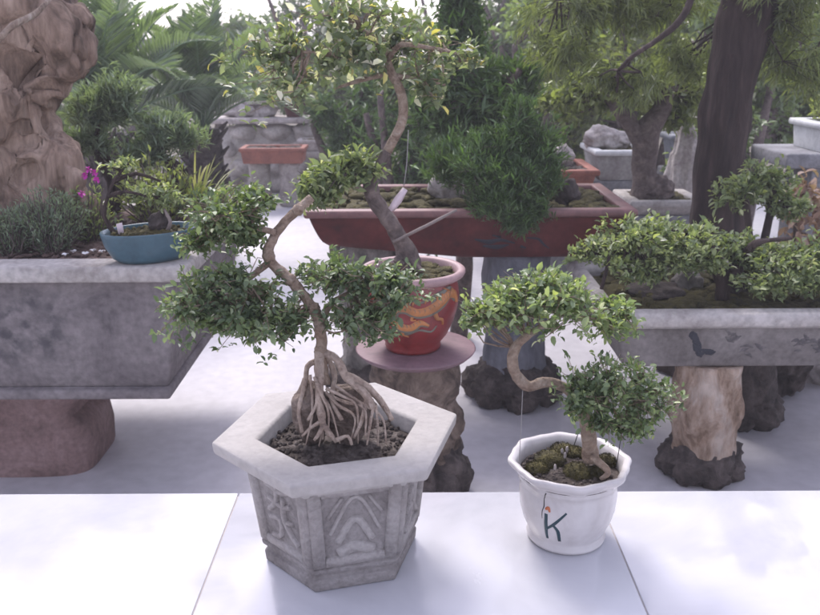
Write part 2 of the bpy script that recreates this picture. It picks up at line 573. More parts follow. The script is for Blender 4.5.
M['leaf_far'] = mat_leaf('leaf_far', [(0, (0.058, 0.116, 0.051)), (0.5, (0.131, 0.232, 0.087)), (1, (0.19, 0.26, 0.1))], rough=.35, trans=.35)
M['leaf_fardark'] = mat_leaf('leaf_fardark', [(0, (0.045, 0.09, 0.053)), (0.5, (0.09, 0.173, 0.09)), (1, (0.14, 0.2, 0.11))], rough=.3, trans=.3)
M['leaf_dry'] = mat_leaf('leaf_dry', [(0, (.14, .07, .05)), (.6, (.27, .16, .12)), (1, (.4, .3, .25))], rough=.6, trans=.2)


# ------------------------------------------------------------------ foliage
def fill_ellipsoid(c, r, n, seed, uneven=.35, hollow=.45, gaps=0.0, gfreq=14.0):
    c, r = np.asarray(c, float), np.asarray(r, float)
    out = []
    k = 0
    while len(out) < n and k < n * 12:
        k += 1
        d = RNG.normal(0, 1, 3)
        d /= np.linalg.norm(d)
        s = RNG.random() ** hollow
        s *= 1 + uneven * n3(d, 2.2, seed) * 1.6
        p = c + d * r * s
        if gaps and n3(p, gfreq, seed + 5) < -0.5 + gaps:
            continue
        out.append(p)
    return np.array(out)


def canopy(tw, lf, skel, pads, lpt, L, Wd, seed=0.0, up=.3, twig_r=.0012, hub=9, hub_r=.003, seg=2.2, gaps=.35, gfreq=14.0,
           uneven=.35, simple=False, spread=.8, along=.5, hang=0.0, fold=.25, hollow=.45, pale=.05):
    """pads: (centre, radii, number of twigs). Limbs reach from the skeleton to hubs in each pad, twigs from the hubs, leaves on the twigs."""
    skel = np.asarray(skel, float)
    for pi, (c, r, n) in enumerate(pads):
        c, r = np.asarray(c, float), np.asarray(r, float)
        hubs = fill_ellipsoid(c, r * .65, hub, seed + pi * 3.1, hollow=.7)
        a0 = skel[np.argmin(np.linalg.norm(skel - c, axis=1))]
        for h in hubs:
            a = a0 if RNG.random() < .6 else skel[np.argmin(np.linalg.norm(skel - h, axis=1))]
            mid = (a + h) / 2 + RNG.normal(0, 1, 3) * np.linalg.norm(h - a) * .08
            tw.tube([a, mid, h], [hub_r, hub_r * .75, hub_r * .5], sides=5, step=np.linalg.norm(h - a) / 5, cap=False)
        T = fill_ellipsoid(c, r, n, seed + pi * 1.7, uneven=uneven, gaps=gaps, gfreq=gfreq, hollow=hollow)
        if len(T) == 0:
            continue
        dist = np.linalg.norm(T[:, None] - hubs[None], axis=2)
        Hn = hubs[np.argmin(dist, axis=1)]
        for t, h in zip(T, Hn):
            if RNG.random() < .75:
                m = (t + h) / 2 + RNG.normal(0, 1, 3) * np.linalg.norm(t - h) * .12
                tw.tube([h, m, t], [twig_r, twig_r * .8, twig_r * .5], sides=3, cap=False)
        D = norm(norm(T - Hn) + np.array([0, 0, up - hang]) + RNG.normal(0, .35, T.shape))
        m = lpt
        s = RNG.random((len(T), m, 1))
        P = T[:, None, :] - D[:, None, :] * s * L * seg + RNG.normal(0, L * .22, (len(T), m, 3))
        dd = D[:, None, :] * along + RNG.normal(0, spread, (len(T), m, 3)) + np.array([0, 0, up - hang])
        P, dd = P.reshape(-1, 3), dd.reshape(-1, 3)
        sz = np.clip(RNG.normal(.9, .28, len(P)), .35, 1.6)
        clump = np.repeat(RNG.random(len(T)), m)
        rnd = np.clip(.6 * RNG.random(len(P)) + .4 * clump, 0, 1)
        rnd = np.where(RNG.random(len(P)) < pale, RNG.uniform(.93, 1, len(P)), rnd * .92)  # random pale leaves; the near-white ones also stand in for bright gaps
        lf.leaves(P, dd, L * sz, Wd * sz, rnd=rnd, simple=simple, fold=fold)


def shrub(name, label, cat, base, stems, pads, leaf_mat, bark, lpt=7, L=.05, Wd=.025, seed=1.0, stem_r=.03, group=None, **kw):
    """stems: list of point lists with tapering radius"""
    t = thing(name, label, cat, base, group)
    tk, lf = MB(), MB()
    sk = []
    for s in stems:
        s = np.asarray(s, float)
        rad = np.linspace(stem_r, stem_r * .35, len(s))
        tk.tube(s, rad, sides=9, step=.05, lump=.3, freq=9, seed=seed)
        p, _ = spline(s, rad, .06) if len(s) > 2 else (s, rad)
        sk += list(p[len(p) // 3:])
    canopy(tk, lf, sk, pads, lpt, L, Wd, seed=seed, **kw)
    tk.build('trunk', bark, t)
    lf.build('crown', leaf_mat, t, smooth=False)
    return t


def round_stand(name, label, c, h, r_top, r_mid, mat_col, foot_r, foot_h, seed, sx=1.0, rough=.12, group=None, cat='stand'):
    """stump of stone or wood rising from a rough rock foot"""
    t = thing(name, label, cat, (c[0], c[1], 0), group)
    col = MB()
    n = 26
    prof = []
    for i in range(n + 1):
        s = i / n
        z = foot_h * .35 + (h - foot_h * .35) * s
        r = r_mid * (1 + .12 * math.cos(s * 6 + seed)) * (1 - s) + r_top * s
        prof.append((r, z))
    prof.append((r_top * .8, h))
    col.lathe(prof, (c[0], c[1], 0), seg=44, cap_top=True, sx=sx,
              mod=lambda a, r, z: 1 + rough * n3((math.cos(a) * 1.6, math.sin(a) * 1.6, z * 9), 1.0, seed) + rough * .5 * n3((math.cos(a) * 5, math.sin(a) * 5, z * 26), 1.0, seed + 3))
    col.build('column', mat_col, t)
    ft = MB()
    ft.blob((c[0], c[1], foot_h * .42), (foot_r * sx, foot_r, foot_h * .62), sub=4, amp=.25, freq=2.2, seed=seed, rough=.16)
    for k in range(7):
        a = k * .9 + seed
        ft.blob((c[0] + math.cos(a) * foot_r * .75 * sx, c[1] + math.sin(a) * foot_r * .75, foot_h * .3), foot_r * .38, sub=3, amp=.3, freq=2.5, seed=seed + k, rough=.2)
    ft.build('rock_foot', M['rock_dark'], t)
    return t


# ================================================================== SETTING
struct(MB().sheet(-100, 100, -40, 130, -0.03, 40, 40).build('ground', M['earth'], origin=(0, 0, 0)))
pv = MB().sheet(-9, 9, -1.5, 8.2, 0.0, 60, 40)
pv.box((-9, 8.2, -.03), (9, 8.3, .06))
struct(pv.build('pavement', M['concrete_floor'], origin=(0, 0, 0)))

# tiled ledge: the wall, its bedding and each tile
led = thing('tiled_ledge', 'white glossy tiled ledge in the foreground carrying two bonsai pots', 'ledge', (0, 1.08, 0))
MB().box((-2.9, .76, 0), (2.9, 1.395, .478)).build('wall', M['render_wall'], led, smooth=False)
MB().box((-2.9, .755, .4785), (2.9, 1.40, .4986)).build('grout_bed', M['grout'], led, smooth=False)
TW = .664
for k in range(-4, 5):
    x0 = .342 + (k - 1) * TW
    MB().box((x0 + .0011, .75, .484), (x0 + TW - .0011, 1.41, .5)).build('tile', M['tile'], led, smooth=False, bevel=.0012)

# ================================================================== HEXAGONAL CONCRETE POT
HC = np.array([-.1155, 1.226, .5])
HROT = math.radians(15)
hp = thing('hexagonal_pot', 'grey concrete hexagonal pot with broad rim and relief panels on the white ledge', 'plant pot', HC)


def hexpt(k, r, z):
    a = HROT + k * math.pi / 3
    return HC + np.array([math.cos(a) * r, math.sin(a) * r, z])


b = MB()
b.lathe([(.112, .0), (.125, .001), (.127, .02), (.1215, .0225), (.1225, .03), (.129, .0315), (.131, .04), (.127, .0425), (.146, .186), (.10, .187)], HC, seg=6, rot=HROT)
hbody = b.build('body', M['concrete_dark'], hp, smooth=False, bevel=.003)
b = MB()
b.lathe([(.128, .172), (.150, .173), (.152, .185), (.166, .190), (.190, .197), (.194, .2), (.196, .216), (.193, .219), (.131, .216), (.126, .212), (.123, .172)], HC, seg=6, rot=HROT, cap_bottom=False)
b.build('rim', M['concrete_clean'], hp, smooth=False, bevel=.0035)
sl = MB()
ang = np.linspace(0, 2 * math.pi, 60, endpoint=False)
sl.lathe([(.1275, .186), (.118, .19), (.1, .192), (.075, .193), (.05, .195), (.025, .196), (.002, .196)], HC, seg=6, rot=HROT, cap_bottom=False)
for i in range(420):
    a, rr = RNG.random() * 6.28, .108 * math.sqrt(RNG.random())
    sl.blob(HC + np.array([math.cos(a) * rr, math.sin(a) * rr, .193]), RNG.uniform(.002, .0065), sub=1, amp=.4, freq=2, seed=i)
sl.build('soil', M['soil'], hp)
# each face: corner posts, frame bars and a raised relief
for k in range(6):
    A0, A1 = hexpt(k, .1272, .044), hexpt(k + 1, .1272, .044)
    B0, B1 = hexpt(k, .1455, .184), hexpt(k + 1, .1455, .184)

    def surf(u, v, A0=A0, A1=A1, B0=B0, B1=B1):
        p = (A0 * (1 - u) + A1 * u) * (1 - v) + (B0 * (1 - u) + B1 * u) * v
        nn = np.cross(A1 - A0, B0 - A0)
        return p, nn
    fr = MB()
    fr.stroke(surf, [(.075, .02), (.075, .98)], .021, h=.006)
    fr.stroke(surf, [(.925, .02), (.925, .98)], .021, h=.006)
    fr.stroke(surf, [(.15, .065), (.85, .065)], .018, h=.005)
    fr.stroke(surf, [(.15, .94), (.85, .94)], .016, h=.005)
    fr.build('panel_frame', M['cast_concrete'], hbody, smooth=False)
    rl = MB()
    if k % 2 == 0:      # gable and mound relief
        rl.stroke(surf, [(.22, .42), (.5, .86), (.78, .42)], .006, h=.0035, step=.05)
        rl.stroke(surf, [(.2, .62), (.36, .86)], .005, h=.003)
        rl.stroke(surf, [(.64, .86), (.8, .62)], .005, h=.003)
        rl.stroke(surf, [(.3, .15), (.5, .22), (.72, .15)], .02, h=.004, step=.1)
        rl.stroke(surf, [(.3, .3), (.5, .58), (.7, .3)], .012, h=.0035, step=.06)
    else:               # brush character relief
        rl.stroke(surf, [(.3, .84), (.55, .8), (.72, .86)], .009, h=.0045)
        rl.stroke(surf, [(.5, .9), (.46, .66), (.3, .5)], .010, h=.005)
        rl.stroke(surf, [(.32, .66), (.56, .62), (.72, .68)], .009, h=.0045)
        rl.stroke(surf, [(.6, .74), (.56, .48), (.66, .3), (.78, .2)], .010, h=.005)
        rl.stroke(surf, [(.28, .4), (.48, .42), (.44, .2), (.28, .16)], .009, h=.0045)
        rl.stroke(surf, [(.55, .42), (.72, .46)], .008, h=.004)
    rl.build('relief', M['cast_concrete'], hbody)

# --- bonsai with roots over a rock in the hexagonal pot
YB = 1.226
tr = thing('bonsai_tree', 'dark green bonsai with bare roots gripping a rock in the hexagonal concrete pot', 'bonsai', (HC[0], HC[1], .69))
rk = MB()
rk.blob(W(309, 412, 1.215), (.028, .03, .05), sub=4, amp=.32, freq=2.0, seed=3, rough=.08)
rk.blob(W(347, 412, 1.225), (.04, .032, .046), sub=4, amp=.34, freq=2.0, seed=8, rough=.1)
rk.build('root_rock', M['rock_brown'], tr)
tk = MB()
trunk = [W(321, 385, 1.212), W(319, 360, YB), W(320, 342, YB), W(318, 326, YB), W(314, 312, YB), W(303, 296, YB), W(290, 280, YB), W(276, 268, YB), W(269, 261, YB), W(267, 252, YB), W(269, 244, YB), W(276, 232, YB + .01), W(288, 217, YB + .02), W(300, 206, YB + .028), W(311, 197, YB + .034)]
tk.tube(trunk, [.0115, .0098, .0085, .008, .0085, .0082, .0078, .008, .0085, .0082, .0075, .0072, .007, .0068, .006], sides=16, step=.004, lump=.26, freq=75)
for (px, py, r) in [(319, 328, .0095), (312, 308, .0095), (268, 256, .0095), (289, 279, .0085), (297, 209, .008), (319, 350, .0098)]:
    tk.blob(W(px, py, YB - .002), (r, r, r * 1.1), sub=3, amp=.35, freq=2.5, seed=px, rough=.1)
tk.tube([W(318, 338, YB), W(321, 318, YB + .01), W(331, 302, YB + .02), W(350, 292, YB + .03)], [.009, .0065, .005, .0035], sides=9, step=.008, lump=.2, freq=60)
tk.tube([W(270, 260, YB), W(245, 280, YB - .01), W(225, 298, YB - .02)], [.006, .004, .003], sides=8, step=.008)
tk.tube([W(275, 232, YB), W(250, 225, YB), W(228, 215, YB)], [.005, .004, .003], sides=8, step=.008)
sk_a = list(spline(np.array(trunk[3:8]), np.zeros(5), .01)[0]) + [W(350, 292, YB + .03), W(331, 302, YB + .02), W(245, 280, YB - .01), W(225, 298, YB - .02), W(250, 225, YB), W(228, 215, YB)]
lf1, lf2, lf3 = MB(), MB(), MB()
KW = dict(gaps=.46, gfreq=34, up=.25, hub_r=.002, uneven=.55, hollow=.55, twig_r=.0009)
canopy(tk, lf1, sk_a, [(W(200, 305, YB - .03), (.066, .075, .054), 250), (W(252, 313, YB - .02), (.072, .075, .058), 270), (W(228, 278, YB - .01), (.06, .06, .03), 90), (W(288, 320, YB - .01), (.04, .05, .035), 60)], 7, .0115, .0066, seed=2, hub=12, **KW)
canopy(tk, lf2, sk_a, [(W(225, 215, YB), (.062, .065, .046), 180), (W(200, 240, YB), (.04, .045, .024), 55), (W(252, 200, YB + .03), (.045, .05, .028), 70), (W(243, 235, YB), (.04, .04, .026), 50)], 7, .0115, .0064, seed=12, **KW)
canopy(tk, lf3, sk_a, [(W(335, 275, YB + .02), (.064, .065, .034), 150), (W(388, 285, YB + .02), (.062, .065, .036), 160), (W(360, 318, YB), (.07, .055, .036), 160)], 7, .0115, .0066, seed=22, **KW)
tk.build('trunk', M['bark_tan'], tr)
rt = MB()
for pts, r0, r1 in [
    ([W(318, 348, 1.226), W(318, 380, 1.195), W(318, 405, 1.18), W(322, 428, 1.168)], .0085, .005),
    ([W(322, 425, 1.168), W(312, 440, 1.155)], .004, .002),
    ([W(322, 425, 1.168), W(334, 442, 1.15)], .005, .002),
    ([W(321, 420, 1.17), W(300, 436, 1.165)], .0035, .0016),
    ([W(334, 440, 1.152), W(346, 436, 1.155), W(350, 445, 1.15)], .004, .002),
    ([W(322, 352, 1.226), W(336, 360, 1.21), W(346, 378, 1.2), W(362, 392, 1.19), W(372, 408, 1.18)], .0065, .006),
    ([W(344, 375, 1.2), W(362, 384, 1.2), W(380, 402, 1.2), W(390, 420, 1.2)], .007, .004),
    ([W(366, 395, 1.19), W(360, 420, 1.175), W(352, 438, 1.165)], .004, .002),
    ([W(372, 405, 1.18), W(368, 425, 1.17), W(365, 445, 1.16)], .0028, .0014),
    ([W(374, 405, 1.18), W(376, 428, 1.175), W(376, 446, 1.17)], .0024, .0012),
    ([W(316, 360, 1.226), W(306, 366, 1.22), W(303, 385, 1.2), W(297, 410, 1.185), W(300, 432, 1.17)], .0048, .0028),
    ([W(318, 375, 1.2), W(316, 400, 1.18), W(306, 420, 1.17)], .0035, .002),
    ([W(325, 355, 1.23), W(333, 375, 1.22), W(330, 400, 1.19), W(340, 420, 1.175)], .005, .003),
]:
    pts = np.array(pts)
    if len(pts) == 2:
        pts = np.array([pts[0], (pts[0] + pts[1]) / 2 + RNG.normal(0, .002, 3), pts[1]])
    rt.tube(pts, np.linspace(r0, r1, len(pts)), sides=9, step=.005, lump=.25, freq=70)
for k in range(9):
    px = RNG.uniform(300, 382)
    p0 = W(319 + (px - 340) * .35, RNG.uniform(372, 398), 1.188 + RNG.normal(0, .006))
    p1 = W(px, RNG.uniform(405, 420), 1.178)
    p2 = W(px + RNG.uniform(-8, 10), RNG.uniform(434, 446), 1.162 + RNG.normal(0, .006))
    rt.tube([p0, (p0 + p1) / 2 + RNG.normal(0, .002, 3), p1, p2], [.0026, .0024, .002, .0011], sides=6, step=.006, lump=.3, freq=70)
rt.build('exposed_roots', M['root_pale'], tr)
lf1.build('foliage_pad', M['leaf_bonsai'], tr, smooth=False)
lf2.build('foliage_pad', M['leaf_mid'], tr, smooth=False)
lf3.build('foliage_pad', M['leaf_bonsai'], tr, smooth=False)

# ================================================================== WHITE POT
WC = np.array([.259, 1.264, .5])
wp = thing('ceramic_pot', 'white glazed ceramic pot with eight sided lip and a dark K mark', 'plant pot', WC)
oct_ = lambda amt: (lambda a, r, z: 1 + amt * (math.cos(8 * a) * .5 + .25 * math.cos(16 * a)) * max(0, min(1, (z - .09) / .04)))
WPROF = [(.055, .0), (.064, .002), (.066, .008), (.061, .013), (.064, .02), (.073, .04), (.0785, .062), (.0805, .085), (.0795, .1), (.0785, .108), (.0815, .110), (.082, .116), (.081, .119), (.090, .127), (.0965, .134), (.0985, .139), (.0975, .143), (.0935, .144), (.087, .141), (.084, .134), (.081, .118)]
b = MB()
b.lathe(WPROF, WC, seg=96, rot=.2, mod=oct_(.05), cap_bottom=True)
wbody = b.build('body', M['white_glaze'], wp)
b = MB()
b.lathe([(.0815, .119), (.07, .123), (.05, .125), (.025, .127), (.002, .127)], WC, seg=40, cap_bottom=False, mod=lambda a, r, z: 1)
for i in range(150):
    a, rr = RNG.random() * 6.28, .074 * math.sqrt(RNG.random())
    b.blob(WC + np.array([math.cos(a) * rr, math.sin(a) * rr, .125]), RNG.uniform(.002, .005), sub=1, amp=.4, freq=2, seed=i)
b.build('soil', M['soil'], wp)
b = MB()
for (px, py, r, s) in [(548, 462, .026, 1), (576, 474, .024, 2), (535, 470, .018, 3), (560, 452, .02, 4), (595, 475, .017, 5), (605, 462, .016, 6), (572, 455, .018, 7)]:
    p = GZ(px, py, .626)
    b.blob(p, (r, r, r * .62), sub=3, amp=.3, freq=2.5, seed=s, rough=.12)
for (px, py, r) in [(548, 462, .026), (576, 474, .024), (535, 470, .018), (560, 452, .02), (595, 475, .017), (605, 462, .016), (572, 455, .018)]:
    d_ = norm(RNG.normal(0, 1, (420, 3)) * np.array([1, 1, .6]) + np.array([0, 0, .5]))
    b.leaves(GZ(px, py, .626) + d_ * np.array([r, r, r * .64]) * .98, d_ + RNG.normal(0, .4, d_.shape), .0042, .0014, simple=True)
b.build('moss', M['moss'], wp)
b = MB()
for px, py in [(560, 452), (565, 450), (563, 456), (553, 468)]:
    MB().blob(GZ(px, py, .642), (.0025, .0025, .006), sub=2, amp=.3, seed=px).build('pebble', M['rock_pale'], wp)


def wsurf(theta, z):
    rs, zs = [p[0] for p in WPROF[:13]], [p[1] for p in WPROF[:13]]
    r = float(np.interp(z, zs, rs))
    a = -math.pi / 2 - math.atan2(WC[0], WC[1]) * 1.0 + theta
    nv = np.array([math.cos(a), math.sin(a), 0])
    return WC + nv * r + np.array([0, 0, z]), nv


mk = MB()
mk.stroke(wsurf, [(-.41, .079), (-.42, .054), (-.43, .028)], [.006, .007, .0045], h=.0003)
mk.stroke(wsurf, [(-.42, .049), (-.22, .065), (.0, .087)], [.004, .0055, .0035], h=.0004)
mk.stroke(wsurf, [(-.27, .062), (-.16, .049), (-.13, .028)], [.004, .0065, .0055], h=.0005)
mk.build('painted_mark', M['teal_ink'], wbody)
mk = MB()
mk.stroke(wsurf, [(-.425, .087), (-.37, .09), (-.33, .084)], [.004, .0065, .003], h=.0007)
mk.build('painted_dot', M['orange_ink'], wbody)
mk = MB()
mk.stroke(wsurf, [(-.42, .116), (-.47, .104), (-.46, .092), (-.5, .08), (-.5, .068)], [.0022, .0016, .002, .0014, .0008], h=.0002)
mk.build('crack', M['crack'], wbody)

YW = 1.264
bt = thing('bonsai_tree', 'small bonsai with hooked branch and a bright upper pad in the white ceramic pot', 'bonsai', (WC[0] + .02, WC[1], .62))
tk = MB()
wtr = [W(589, 462, YW - .005), W(587, 440, YW), W(582, 415, YW), W(572, 396, YW), W(556, 385, YW - .01), W(541, 383, YW - .01), W(527, 387, YW - .01), W(516, 378, YW - .01), W(511, 364, YW - .01), W(514, 348, YW - .01), W(525, 337, YW - .01), W(540, 327, YW), W(560, 315, YW)]
tk.tube(wtr, [.0145, .012, .010, .0085, .008, .0082, .009, .009, .0085, .008, .0065, .005, .003], sides=12, step=.005, lump=.2, freq=70)
tk.tube([W(575, 400, YW), W(600, 395, YW), W(630, 398, YW)], [.005, .004, .003], sides=7, step=.008)
tk.tube([W(584, 420, YW), W(590, 400, YW + .02), W(600, 380, YW + .03)], [.005, .004, .003], sides=7, step=.008)
tk.tube([W(590, 458, YW - .02), W(600, 466, YW - .035), W(606, 474, YW - .045), W(598, 480, YW - .05)], [.007, .006, .005, .003], sides=8, step=.005, lump=.2, freq=70)
sk_u = [W(525, 337, YW), W(540, 327, YW), W(560, 315, YW), W(514, 348, YW)]
sk_l = [W(600, 395, YW), W(630, 398, YW), W(590, 400, YW + .02), W(600, 380, YW + .03), W(582, 415, YW)]
lfu, lfl = MB(), MB()
KW = dict(gaps=.42, gfreq=36, hub_r=.0018, uneven=.5, hollow=.55, twig_r=.0008)
canopy(tk, lfu, sk_u, [(W(505, 305, YW), (.075, .085, .034), 180), (W(560, 303, YW), (.07, .09, .046), 200), (W(612, 318, YW + .02), (.055, .06, .034), 110), (W(535, 285, YW + .02), (.06, .06, .026), 80), (W(478, 315, YW), (.035, .04, .022), 50)], 6, .0128, .0072, seed=31, **KW)
canopy(tk, lfl, sk_l, [(W(595, 388, YW - .04), (.065, .05, .052), 190), (W(640, 395, YW - .01), (.06, .065, .058), 200), (W(612, 425, YW - .05), (.065, .04, .03), 110), (W(575, 400, YW - .05), (.03, .03, .04), 50)], 6, .0112, .006, seed=41, **KW)
tk.build('trunk', M['bark_tan'], bt)
lfu.build('foliage_pad', M['leaf_bright'], bt, smooth=False)
lfl.build('foliage_pad', M['leaf_mid'], bt, smooth=False)
b = MB()
b.tube([W(521, 390, YW - .01), W(519, 430, YW - .03), W(517, 464, YW - .04)], .0006, sides=5, step=.02)
b.build('training_wire', M['wire'], bt)
for p, q in [((622, 420), (614, 468)), ((577, 432), (572, 446))]:
    MB().tube([W(p[0], p[1], YW - .02), W((p[0] + q[0]) / 2, (p[1] + q[1]) / 2, YW - .03), W(q[0], q[1], YW - .03)], .0008, sides=5).build('training_wire', M['wire_dark'], bt)

# ================================================================== RED DRAGON POT, SAUCER AND STAND
RC = np.array([.004, 2.3, 0.468])
round_stand('rock_stand', 'brown and black rock stand under the red dragon pot', (.012, 2.32), .449, .125, .115, M['stump_dark'], .155, .2, 4.4, rough=.3, cat='stand')
sc_ = MB()
sc_.lathe([(.10, .0), (.155, .0), (.168, .012), (.172, .018), (.168, .019), (.13, .0195), (.002, .0195)], (RC[0] + .008, RC[1], .4495), seg=72)
tag(sc_.build('saucer', M['saucer_clay'], origin=(RC[0] + .008, RC[1], .4495)), 'round mauve clay saucer between the red dragon pot and its rock stand', 'saucer')
RC[2] = .4692
rp_ = thing('glazed_pot', 'round red glazed pot with a golden dragon standing on a mauve saucer', 'plant pot', RC)
RPROF = [(.07, .0), (.078, .002), (.08, .012), (.078, .02), (.098, .045), (.116, .085), (.127, .125), (.131, .16), (.128, .185), (.122, .205), (.121, .212)]
b = MB()
b.lathe(RPROF, RC, seg=72)
rbody = b.build('body', M['red_glaze'], rp_)
b = MB()
b.lathe([(.119, .206), (.132, .209), (.143, .216), (.1475, .224), (.147, .231), (.142, .235), (.132, .235), (.125, .23), (.121, .215), (.118, .206)], RC, seg=72, cap_bottom=False)
b.build('lip', M['pink_lip'], rp_)
b = MB()
b.lathe([(.121, .214), (.1, .217), (.06, .221), (.02, .224), (.002, .224)], RC, seg=40, cap_bottom=False)
for i in range(60):
    a, rr = RNG.random() * 6.28, .108 * math.sqrt(RNG.random())
    b.blob(RC + np.array([math.cos(a) * rr, math.sin(a) * rr, .22]), (RNG.uniform(.008, .02),) * 2 + (.008,), sub=2, amp=.4, freq=2, seed=i)
b.build('moss', M['moss'], rp_)


def rsurf(theta, z):
    r = float(np.interp(z, [p[1] for p in RPROF], [p[0] for p in RPROF]))
    a = -math.pi / 2 + theta
    nv = np.array([math.cos(a), math.sin(a), .12])
    return RC + np.array([math.cos(a) * r, math.sin(a) * r, z]), nv


def dragon(t0):
    o_ = MB()
    o_.stroke(rsurf, [(t0 + 1.15, .165), (t0 + .95, .185), (t0 + .7, .168), (t0 + .45, .15), (t0 + .15, .142), (t0 - .1, .155), (t0 - .33, .15), (t0 - .4, .122), (t0 - .22, .1), (t0 + .02, .098), (t0 + .2, .112), (t0 + .42, .1)],
              [.026, .034, .041, .038, .033, .033, .035, .036, .033, .031, .027, .012], h=.0018, step=.06)
    d = MB()
    for k in range(9):
        tt = t0 + .85 - k * .13
        d.stroke(rsurf, [(tt, .19 - k * .003), (tt - .03, .178 - k * .003)], [.007, .002], h=.005)
    d.stroke(rsurf, [(t0 + .95, .185), (t0 + .7, .168), (t0 + .45, .15), (t0 + .15, .142), (t0 - .1, .155), (t0 - .33, .15), (t0 - .4, .122), (t0 - .22, .1), (t0 + .02, .098), (t0 + .2, .112), (t0 + .42, .1)],
             [.022, .03, .028, .024, .024, .026, .026, .024, .022, .018, .006], h=.004, step=.06)
    d.stroke(rsurf, [(t0 + .95, .185), (t0 + 1.12, .172), (t0 + 1.2, .15)], [.03, .024, .006], h=.006)
    d.stroke(rsurf, [(t0 + .92, .19), (t0 + .78, .2)], [.008, .003], h=.005)
    d.stroke(rsurf, [(t0 - .4, .12), (t0 - .62, .132), (t0 - .78, .118), (t0 - .85, .13)], [.014, .012, .008, .004], h=.004)
    d.stroke(rsurf, [(t0 + .5, .148), (t0 + .6, .12), (t0 + .75, .112), (t0 + .8, .095)], [.014, .012, .008, .004], h=.004)
    d.stroke(rsurf, [(t0 - .15, .1), (t0 - .2, .078), (t0 - .05, .066)], [.012, .01, .004], h=.004)
    d.stroke(rsurf, [(t0 + .1, .14), (t0 + .02, .122), (t0 + .12, .12)], [.01, .008, .004], h=.004)
    d.stroke(rsurf, [(t0 - .62, .165), (t0 - .8, .172), (t0 - .9, .16)], [.01, .014, .004], h=.003)
    for k in range(26):
        q = k / 25
        px_ = np.interp(q, np.linspace(0, 1, 10), [.9, .7, .45, .15, -.1, -.33, -.4, -.22, .02, .2])
        pz_ = np.interp(q, np.linspace(0, 1, 10), [.182, .168, .15, .142, .155, .15, .122, .1, .098, .112])
        o_.stroke(rsurf, [(t0 + px_ - .02, pz_ + .007), (t0 + px_ + .012, pz_), (t0 + px_ - .02, pz_ - .007)], [.0012, .0022, .0012], h=.0048, step=.2)
    o_.build('relief_outline', M['cloud_grey'], rbody)
    d.build('dragon_relief', M['dragon_gold'], rbody)
    c = MB()
    c.stroke(rsurf, [(t0 + 1.0, .2), (t0 + .6, .188), (t0 + .25, .17), (t0 - .1, .178), (t0 - .45, .176), (t0 - .56, .14)], [.006, .008, .007, .008, .007, .004], h=.002, step=.07)
    c.stroke(rsurf, [(t0 - .5, .115), (t0 - .36, .085), (t0 - .1, .076), (t0 + .2, .088), (t0 + .5, .08), (t0 + .62, .096)], [.005, .007, .008, .006, .007, .004], h=.002, step=.07)
    c.stroke(rsurf, [(t0 - .75, .1), (t0 - .9, .11), (t0 - .98, .095), (t0 - .88, .088)], [.006, .008, .007, .004], h=.002)
    c.build('cloud_relief', M['cloud_grey'], rbody)


dragon(-.05)
dragon(math.pi - .05)

YR = 2.3
rb = thing('bonsai_tree', 'tall S curved bonsai with a wide airy crown in the red dragon pot', 'bonsai', (RC[0], YR, .69))
tk = MB()
rtr = [W(409, 268, YR), W(404, 250, YR), W(394, 230, YR), W(381, 210, YR), W(371, 192, YR), W(370, 178, YR), W(378, 165, YR), W(387, 151, YR)]
tk.tube(rtr, [.034, .027, .022, .02, .022, .018, .014, .0125], sides=14, step=.012, lump=.3, freq=40)
for a, q in [((415, 275), 30), ((396, 268), 20)]:
    tk.tube([W(406, 255, YR), W(a[0], a[1] - 8, YR - .03), W(a[0] + 6, a[1] - 4, YR - .05)], [.014, .012, .006], sides=8, step=.01, lump=.2)
tk.build('trunk', M['bark_grey'], rb)
up_ = MB()
utr = [W(386, 153, YR), W(394, 138, YR), W(401, 122, YR), W(403, 104, YR), W(398, 86, YR), W(391, 72, YR), W(386, 52, YR)]
up_.tube(utr, [.0125, .0125, .0125, .013, .012, .011, .007], sides=12, step=.012, lump=.2, freq=40)
sk_c = []
for q in [[(391, 72), (350, 58), (310, 52), (275, 50)], [(388, 60), (400, 45), (430, 48), (465, 55)], [(391, 72), (360, 80), (335, 88)], [(388, 55), (370, 35), (350, 25)], [(395, 76), (420, 80), (445, 85)]]:
    pts = [W(x, y, YR + RNG.uniform(-.12, .15) * (i / 3)) for i, (x, y) in enumerate(q)]
    up_.tube(pts, np.linspace(.009, .003, len(pts)), sides=7, step=.02, lump=.15)
    sk_c += list(spline(np.array(pts), np.zeros(len(pts)), .03)[0])
lfc, lfd = MB(), MB()
canopy(up_, lfc, sk_c, [(W(285, 45, YR), (.16, .2, .08), 80), (W(340, 55, YR), (.16, .2, .09), 85), (W(395, 45, YR + .05), (.15, .2, .09), 80), (W(440, 55, YR + .05), (.13, .18, .09), 60), (W(290, 85, YR - .05), (.14, .16, .07), 60), (W(350, 15, YR), (.2, .2, .06), 70), (W(430, 90, YR), (.09, .12, .05), 25)],
       6, .027, .0145, seed=51, gaps=.44, gfreq=11, hub_r=.0035, twig_r=.0012, uneven=.6, hollow=.7, pale=.16)
tk2 = MB()
sk_d = [W(372, 185, YR), W(360, 178, YR), W(345, 175, YR - .05), W(325, 180, YR - .05)]
tk2.tube(sk_d, [.012, .009, .006, .004], sides=8, step=.015, lump=.2)
canopy(tk2, lfd, sk_d, [(W(325, 178, YR - .03), (.085, .1, .055), 130), (W(355, 168, YR), (.07, .09, .05), 110), (W(318, 192, YR - .05), (.055, .07, .03), 50)], 7, .027, .012, seed=61, gaps=.3, gfreq=14, up=.5, hub_r=.003, twig_r=.0014)
up_.build('upper_trunk', M['bark_tan'], rb)
tk2.build('side_branch', M['bark_grey'], rb)
lfc.build('crown', M['leaf_crown'], rb, smooth=False)
